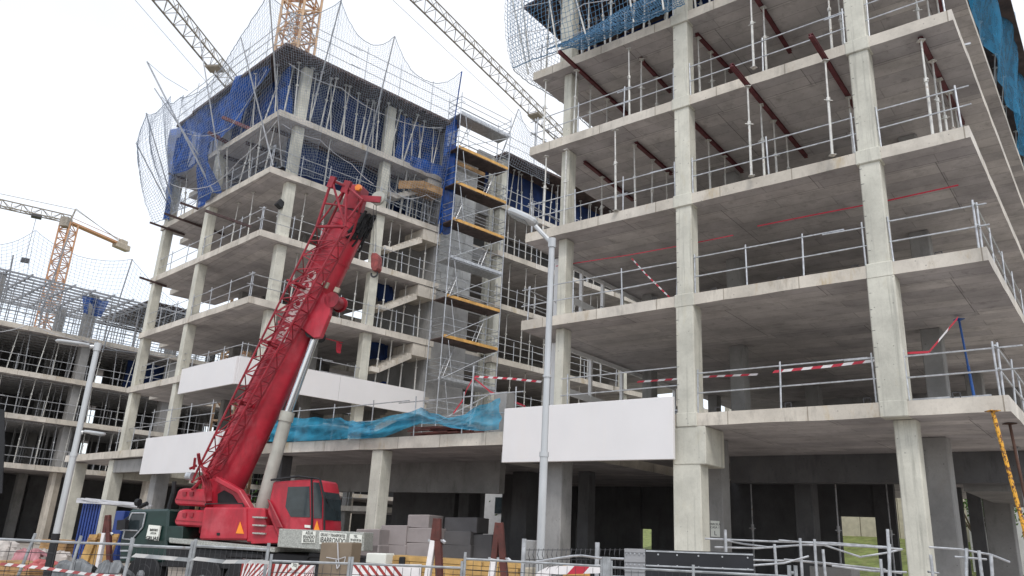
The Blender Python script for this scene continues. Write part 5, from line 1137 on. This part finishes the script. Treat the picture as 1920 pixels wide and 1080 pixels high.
striped(455, 509, 1048, 1052, -5.0, 'red and white striped board at the left, below the deck of the crane', -1, 5)
t = striped(511, 590, 1057, 1060, -4.6, 'red and white striped board carrying a round number plate', -1, 6)
p = onT(553, 1060, -4.66); m = MB(); m.bar(p, p-FY*.02, .095, 18); m.build('number_plate', 'sign', t); text('70', p-FY*.026, FX, upz, .1, 'ink', parent=t, depth=.002)
striped(660, 790, 1057, 1058, -4.4, 'red and white striped board right of the brown box', 1, 9)
# rusty trestles
def trestle(x0, xt, x1, yt, ym, y_, label, full_rust=False):
    tp = onT(xt, yt, y_); t = thing('trestle', (tp.x, tp.y, 0), label, 'trestle', 'A shaped steel and timber trestles')
    for s_, xb in ((-1, x0), (1, x1)):
        bt = onT(xb, 1080, y_); d = (bt-tp); mid_ = tp+d*((ym-yt)/(1080-yt)); e = tp+d*1.25
        m = MB(); m.rb(tp+FX*s_*.02, mid_, .12, .12, up=FY); m.build('rusty_upper', 'rusty', t, bevel=.01)
        m = MB(); m.rb(mid_, e, .12 if s_ < 0 else .14, .13, up=FY); m.build('lower_leg', 'twht' if s_ < 0 and not full_rust else 'rusty', t, bevel=.01)
    m = MB(); a, b = tp.lerp(onT(x0, 1080, y_), (ym-yt)/(1080-yt)), tp.lerp(onT(x1, 1080, y_), (ym-yt)/(1080-yt)); m.rb(a-FX*.12, b+FX*.12, .05, .05); m.bar(b+FX*.1, b+FX*.16-V((0, 0, .04)), .04, 6); m.build('tie', 'galv', t)
    return t
trestle(802, 820, 824, 972, 1014, -5, 'rust brown trestle with one white leg before the grey packs')
trestle(922, 936, 946, 980, 1048, -5, 'rust brown trestle with a pale leg left of the green fence')
trestle(180, 203, 206, 966, 1000, -1, 'brown and white timber trestle at the left in front of orange formwork')
# green mesh fence with its posts
def wire_fence(px0, px1, pyt, y_, label, n):
    a, b = onT(px0, pyt, y_), onT(px1, pyt, y_); t = thing('mesh_fence', (a.x, a.y, 0), label, 'fence'); m = MB(); L = (b-a).length; k = int(L/.075)
    for i in range(k+1):
        p = a.lerp(b, i/k); m.path([p+V((0, 0, .02))-FY*.02, p-FY*.09-V((0, 0, .07)), p-V((0, 0, .13)), p-V((0, 0, .42)), p-FY*.07-V((0, 0, .48)), p-V((0, 0, .54)), V((p.x, p.y, .3))], .006, 3)
    for h in (.0, .14, .4, .56, .9, 1.3): m.bar(a-V((0, 0, h)), b-V((0, 0, h)), .006, 3)
    m.build('wire_mesh', 'cable', t); return t
t = wire_fence(985, 1172, 1031, -8.5, 'dark green wire mesh fence with curved top between two grey posts', 2)
for px, py in ((983, 1010), (1120, 1017)):
    p = onT(px, py, -8.6); m = MB(); m.bar((p.x, p.y, 0), p, .037, 10); m.build('post', 'galv', t, smooth=True)
p = onT(998, 1012, -6); o = boxT('precast_block', 984, 1000, 1012, -7.2, .3, 'wall', 'rough precast block stamped 31 behind the green fence', 'concrete block', py1=1013); o2 = text('31', onT(991, 1018, -7.21), FX, upz, .12, 'ink', 'painted_number', None)
o2.parent = o; o2.location = -V(o['_b'])
boxT('rubble_block', 981, 1003, 1064, -7.4, .3, 'conc2', 'small patterned concrete block at the foot of the green fence', 'concrete block')
m = MB(); m.path([onT(1008, 1053, -9), onT(1045, 1047, -9), onT(1075, 1042.5, -9), onT(1092, 1042, -9), onT(1120, 1046, -9), onT(1170, 1048, -9)], .017, 6); tag(m.build('bent_tube', 'galv', smooth=True), 'bent grey tube lying over the green mesh fence', 'tube')
ys = boxT('warning_sign', 1056, 1106, 1059.5, -9.4, .02, 'plate_y' if 0 else 'yel', 'yellow sign behind the striped barrier tube', 'sign', zb=zT(1056, 1078, -9.4)-.25, bevel=.004)
tape([onT(1002, 1083, -9.8), onT(1022, 1073, -9.8), onT(1040, 1069.5, -9.8), onT(1132, 1066.5, -9.8)], .11, 'white barrier tube with red stripes in front of the yellow sign', .2, cat='barrier', name='barrier_tube', mats=('twht', 'tred'))
# black and grey corrugated panels
def corr(px0, px1, py0, py1, y_, mat, label, cat='panel', rows=4, h=.75):
    a, b = onT(px0, py0, y_), onT(px1, py1, y_); t = thing('sandwich_panel', (a.x, a.y, 0), label, cat); 
    m = MB(); m.extr([a, b, V((b.x, b.y, b.z-h)), V((a.x, a.y, a.z-h))], FY*.06); m.build('sheet', mat, t)
    m = MB()
    for i in range(rows): m.rb(a-V((0, 0, .02+h*i/rows)), b-V((0, 0, .02+h*i/rows)), .03, .018 if mat == 'panel' else .05)
    m.build('ribs', 'galv' if mat == 'panel' else mat, t); m = MB()
    for k in (.12, .3, .5, .72, .95):
        for zz in (.06, .2): q = a.lerp(b, k)-V((0, 0, zz))-FY*.012; m.bar(q, q-FY*.008, .012, 6)
    m.build('rivets', 'galv', t); return t
corr(1171, 1210, 1029, 1030, -9.6, 'panelg', 'pale grey corrugated sheet end left of the black panels', rows=6)
corr(1211, 1412, 1030, 1037, -9.6, 'panel', 'glossy black sandwich panel stack with thin silver ribs', rows=4)
# left site fence and other fence bays
def bay(tops, D, label, mesh=True, z1=.1, r=.016, lean=None, cell=.05, second=None):
    P = [atd(px, py, D) for px, py in tops]; t = thing('site_fence', (P[0].x, P[0].y, 0), label, 'fence', 'galvanised site fence bays')
    m = MB()
    for a, b in zip(P, P[1:]):
        m.bar(a-V((0, 0, .01)), b-V((0, 0, .01)), r*.8, 6)
        if second: m.bar(a-V((0, 0, second)), b-V((0, 0, second)), r*.6, 6)
    m.build('top_rail', 'fenceg', t, smooth=True)
    for i, p in enumerate(P):
        ln = lean[i] if lean else 0; MB().bar(V((p.x, p.y, z1))-UA*ln*0+V((-ln, 0, 0)), p+V((0, 0, .06)), r, 8).build('post', 'fenceg', t, smooth=True)
    if mesh:
        m = MB()
        for a, b in zip(P, P[1:]):
            n = max(2, int((b-a).length/cell))
            for i in range(n+1):
                p = a.lerp(b, i/n); m.bar((p.x, p.y, z1+.1), (p.x, p.y, p.z-.03), .003, 3, caps=False)
            for h in (.12, .3, .34, .7, 1.1): m.bar(a-V((0, 0, h)), b-V((0, 0, h)), .004, 3, caps=False)
        m.build('wire_mesh', 'cable', t)
    return t
bay([(-20, 1008), (64, 1012), (150, 1016), (246, 1019)], 9.5, 'galvanised fence bay in front of the sacks at bottom left', lean=[0, .35, .2, 0], cell=.15)
bay([(248, 1021), (360, 1026)], 9.2, 'galvanised mesh fence bay before the crane driver cab', r=.019, lean=[.1, .05])
bay([(366, 1022), (503, 1029)], 9.2, 'galvanised mesh fence bay before the middle of the crane carrier', r=.019, lean=[.05, .02])
bay([(508, 1050), (655, 1055)], 9, 'low fence bay before the striped board and brown box', cell=.09)
bay([(660, 1055), (866, 1063)], 9, 'low fence bay before the yellow planks', cell=.09)
bay([(872, 1046), (1128, 1060)], 9, 'fence bay running under the grey street lamp', cell=.09)
bay([(1134, 1055), (1140, 1055.3)], 8.8, 'doubled fence posts right of the yellow sign', mesh=False, r=.03)
bay([(1146, 1062), (1300, 1070), (1480, 1079)], 9, 'fence bay before the black panels', cell=.07, second=.1)
tape([atd(250, 1041, 9.1), atd(300, 1045, 9.1), atd(360, 1050, 9.1)], .038, 'white lettered warning tape on the bay before the driver cab', .12, mats=('dtape', 'fenceg'))
tape([atd(364, 1047, 9.1), atd(420, 1053, 9.1), atd(490, 1053, 9.1), atd(508, 1056, 9.1)], .038, 'white lettered warning tape on the middle fence bay', .12, mats=('dtape', 'fenceg'))
tape([atd(0, 1057, 9.4), atd(90, 1066, 9.4), atd(160, 1076, 9.4), atd(235, 1082, 9.4)], .028, 'faded red and white tape crossing the bottom left corner', .05, mats=('ptape', 'twht'))
# aluminium tube railings tangled at the right
def tubes(lines, D, label, r=.017):
    m = MB()
    for L in lines:
        P = [atd(px, py, D+k*.12) for k, (px, py) in enumerate(L)]; m.path(P, r, 6)
        for p in P: m.bar(p-V((0, 0, .001)), p+V((0, 0, .001)), r, 6)
    return m
def rails_thing(label, posts, lines, D):
    p0 = atd(*lines[0][0], D); t = thing('guard_rail', (p0.x, p0.y, 0), label, 'guard rail', 'low tube rails before the right block')
    tubes(lines, D, '').build('rails', 'galv', t, smooth=True)
    for px, py, lean in posts:
        p = atd(px, py, D-.05); MB().bar(V((p.x+lean, p.y, 0)), p, .026, 8).build('post', 'galv', t, smooth=True)
rails_thing('bundle of tube rails with two upright posts right of the black panels', [(1500, 1009, 0), (1527, 1011, 0), (1452, 1020, .05), (1360, 988+5, 0), (1543, 1030, .05)], [[(1322, 1010), (1440, 1015), (1560, 1018), (1665, 1026)], [(1360, 1013), (1395, 1020), (1440, 1026), (1505, 1022), (1545, 1022), (1615, 1045)], [(1460, 1013), (1540, 1020), (1660, 1027)], [(1412, 1050), (1500, 1052), (1640, 1067), (1690, 1075)], [(1470, 1049), (1550, 1056), (1660, 1068)], [(1615, 1044), (1660, 1037), (1692, 1030)], [(1340, 1026), (1420, 1028), (1480, 1024)]], 15.5)
rails_thing('leaning posts and tubes between the two front columns at ground level', [(1664, 992, -.1), (1668, 1020, -.25), (1651, 1048, 0)], [[(1560, 1061), (1640, 1071), (1700, 1073)], [(1412, 1060), (1470, 1056), (1516, 1043)], [(1640, 1026), (1692, 1030)]], 14.8)
rails_thing('tube rails with slanting posts at the lower right corner', [(1745, 1040, 0), (1812, 1028, -.3), (1858, 1040, -.15), (1835, 1032, 0)], [[(1742, 1026), (1800, 1030), (1858, 1040), (1893, 1054)], [(1790, 1044), (1850, 1049)], [(1740, 1072), (1760, 1075)]], 15)
bay([(1480, 1072), (1492, 1072.5)], 8.5, 'single galvanised fence post end at the bottom right centre', mesh=False, r=.02)
for i, (u, w0) in enumerate(((-11.6, 24), (-10.8, 27), (-7.6, 25.8), (-6.6, 28), (-5.4, 25.6), (-4.9, 28.5), (-2.6, 26), (-2.4, 23.5))):
    prop('dull', A(u, w0), 0, LV[0]-.34, 'dull prop standing in the dark ground floor of the right block, %s' % nth(i, 8), 'props in the dark ground floor')
for i, (u, w0, n) in enumerate(((-11.3, 25.5, 3), (-7.2, 24.0, 4), (-5.6, 27, 3))):
    m = MB()
    for j in range(n):
        m.box(A(u+rnd(-.05, .05), w0+rnd(-.05, .05), .14+j*.42), 1.15, .8, .40, AB)
    tag(m.build('block_pallet', 'coreg', bevel=.015), 'stacked material standing in the dark ground floor, %s' % nth(i, 3), 'pallet load', 'pallet loads in the dark ground floor')
# tie marks up the front columns
for u in (-3.9, -8.68):
    for k in range(4):
        m = MB(); hw = (.58 if u > -5 else .50)/2 if k == 0 else .23; f = 18.0-.02-(.25 if k == 0 else .21)
        for j in range(6):
            for sx in (-hw+.05,):
                p = A(u+sx+rnd(-.015, .02), f, LV[k]+.35+j*.42+rnd(-.04, .04)); m.rb(p-UA*rnd(.02, .05), p+UA*rnd(.01, .04), .006, rnd(.008, .016))
        m.build('tie_mark', 'dark', bA)
# paper notice on the rear column
nb = onA(1332, 976, 20.05); nc = onA(1348, 977, 20.05); nd = onA(1332, 1007, 20.05)
wN = 20.3-.26; a, b, c_, d_ = onA(1332, 976, wN), onA(1349, 977, wN), onA(1350, 1007, wN), onA(1333, 1006, wN)
m = MB(); m.extr([a, b, c_, d_], WA*.004); nt_ = tag(m.build('paper_notice', 'sign'), 'white paper notice taped on the column beside the thick front column', 'notice')
for s_, px, py, sz in (('PARCELA', 1340.5, 983, .075), ('CASA 1', 1340.5, 989, .08), ('L', 1341.5, 1000, .16)):
    o2 = text(s_, onA(px, py, wN-.004), UA, upz, sz, 'ink', 'lettering', nt_, depth=.001)
# left clutter
for i, (x0, x1, y0, lb) in enumerate(((-6, 34, 1016, 'pale dusty sack at the very left edge'), (8, 30, 1030, 'low pale sack in front of the left sack pile'), (75, 88, 1032, 'small pale sack right of the pink wrap'), (96, 130, 1036, 'pale folded sack by the black lamp foot'))):
    a, b = onT(x0, y0, 3.-i*.2), onT(x1, y0, 3.-i*.2); c = (a+b)/2; w_ = (b-a).length
    m = MB(); sg = random.Random(i)
    def fs(u, v, c=c, w_=w_, sg=sg):
        th = 2*math.pi*u; ph = math.pi*v; k = 1+.10*math.sin(5*th+i)+.07*math.sin(9*ph+3*th)
        return c+FX*(w_*.55*math.cos(th)*math.sin(ph)**.6*k)+FY*(.4*math.sin(th)*math.sin(ph)**.6*k)+V((0, 0, -.35+.38*math.cos(ph)*k))
    m.grid(fs, 24, 12); tag(m.build('sack', 'bag', smooth=True), lb, 'sack', 'sacks at the left edge of the site')
def lump(px0, px1, py0, y_, h, mat, label, cat, name, seed, dep=.6):
    a, b = onT(px0, py0, y_), onT(px1, py0, y_); w_ = b-a; sg = random.Random(seed); q = [sg.uniform(0, 6) for _ in range(4)]
    def f(u, v):   # folded cover: front, top and back in one sheet
        e = .05*math.sin(23*u+q[0])+.04*math.sin(41*u+q[1]+4*v)+.03*math.sin(15*v+q[2])
        if v < .5: p = a+w_*u-V((0, 0, h*(1-v*2)))+FY*e-FY*.15*(1-v*2)
        else: p = a+w_*u+FY*(dep*(v*2-1)+e)-V((0, 0, .5*h*(v*2-1)))
        p.z += -.12*abs(2*u-1)**3+.04*math.sin(13*u+q[3]); return p
    o = MB().grid(f, 40, 14).build(name, mat); o.data.polygons.foreach_set('use_smooth', [True]*len(o.data.polygons)); return tag(o, label, cat)
lump(28, 78, 1029, 1.8, .5, 'pbag', 'pink plastic wrapped pallet load at the lower left', 'pallet load', 'pallet_load', 3)
lump(108, 176, 1050, -2.5, .8, 'tar', 'grey crumpled tarpaulin over a heap beside the black lamp foot', 'tarpaulin', 'tarpaulin', 5)
lump(183, 232, 1052, -2.3, .7, 'tar', 'second grey tarpaulin heap right under the wooden trestle', 'tarpaulin', 'tarpaulin', 8)
lump(56, 100, 1050, -2.0, .2, 'ptape', 'red plastic sheet crumpled behind the left fence', 'plastic sheet', 'plastic_sheet', 11)
planks(-10, 60, 1050, 1080, -1.5, 3, 'timber', 'pale timber pallet boards at the bottom left corner')
planks(78, 128, 1010, 1036, 4.5, 4, 'timber', 'brown boards stacked under the left block behind the lamp foot')
m = MB(); a, b = onT(156, 944, 4), onT(190, 945, 4); n = 13
for i in range(n):
    p = a.lerp(b, i/n); q = a.lerp(b, (i+1)/n); k = .05 if i % 2 else 0; m.extr([p+FY*k, q+FY*k, V((q.x, q.y, .3))+FY*k, V((p.x, p.y, .3))+FY*k], FY*.03)
tag(m.build('corrugated_sheet', 'bluem'), 'upright blue corrugated sheet leaning under the left block', 'corrugated sheet')
m = MB()
for i in range(12):
    p = onT(150+rnd(-8, 25), 938+rnd(-4, 5), 4+rnd(-.2, .6)); q = onT(275+rnd(-18, 10), 948+rnd(-5, 8), 4+rnd(-.2, .6)); m.rb(p, q, .09, .06)
tag(m.build('timber_bundle', 'rope'), 'bundle of pale planks and pipes lying above the blue sheet', 'timber bundle', kind='stuff')
m = MB(); a = onT(165, 1003, 1.5)
fo = thing('formwork_stack', onT(190, 1003, 1.5).xy.to_3d(), 'orange formwork panels leaning under the wooden trestle', 'formwork')
for i, (x0, x1, y0) in enumerate(((168, 184, 1002), (183, 200, 1000), (199, 224, 1001))):
    a, b = onT(x0, y0, 1.5+i*.1), onT(x1-1, y0, 1.5+i*.1); m = MB(); m.extr([a, b, V((b.x, b.y, .2))-FX*.3, V((a.x, a.y, .2))-FX*.3], FY*.06); m.build('panel', 'plank', fo)
    m = MB(); m.rb(a-V((0, 0, .15))-FY*.03, b-V((0, 0, .15))-FY*.03, .04, .08); m.build('waler', 'timber', fo)
boxT('blue_stillage', 217, 234, 958, 6, .7, 'bluem', 'blue grid cage standing left of the crane cab', 'cage', zb=.4)
m = MB(); a = onT(-6, 765, -8); tag(MB().extr([onT(-8, 765, -8), onT(7, 768, -8), onT(8, 830, -8), onT(3, 925, -8), onT(-8, 925, -8)], FY*.02).build('black_banner', 'black', smooth=False), 'black cloth edge hanging at the far left margin', 'cloth')
bp_ = onT(-14, 760, -8); tag(MB().bar((bp_.x, bp_.y, 0), bp_+V((0, 0, .3)), .05, 8).build('banner_pole', 'galv'), 'pole of the black cloth at the far left margin', 'pole')
# shade-coloured walls at ground level under the left and middle blocks
for a0, a1 in ((-12, -4.5), (-2.5, 4), (6, 13), (15, 46)):
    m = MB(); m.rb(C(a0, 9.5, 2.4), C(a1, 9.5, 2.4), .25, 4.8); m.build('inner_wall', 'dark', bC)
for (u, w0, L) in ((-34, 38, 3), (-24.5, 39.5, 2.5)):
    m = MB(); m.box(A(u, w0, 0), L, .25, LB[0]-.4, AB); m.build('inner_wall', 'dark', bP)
for o in list(bpy.data.objects):
    if '_b' in o: del o['_b']
    if o.type == 'EMPTY' and not o.children: bpy.data.objects.remove(o)
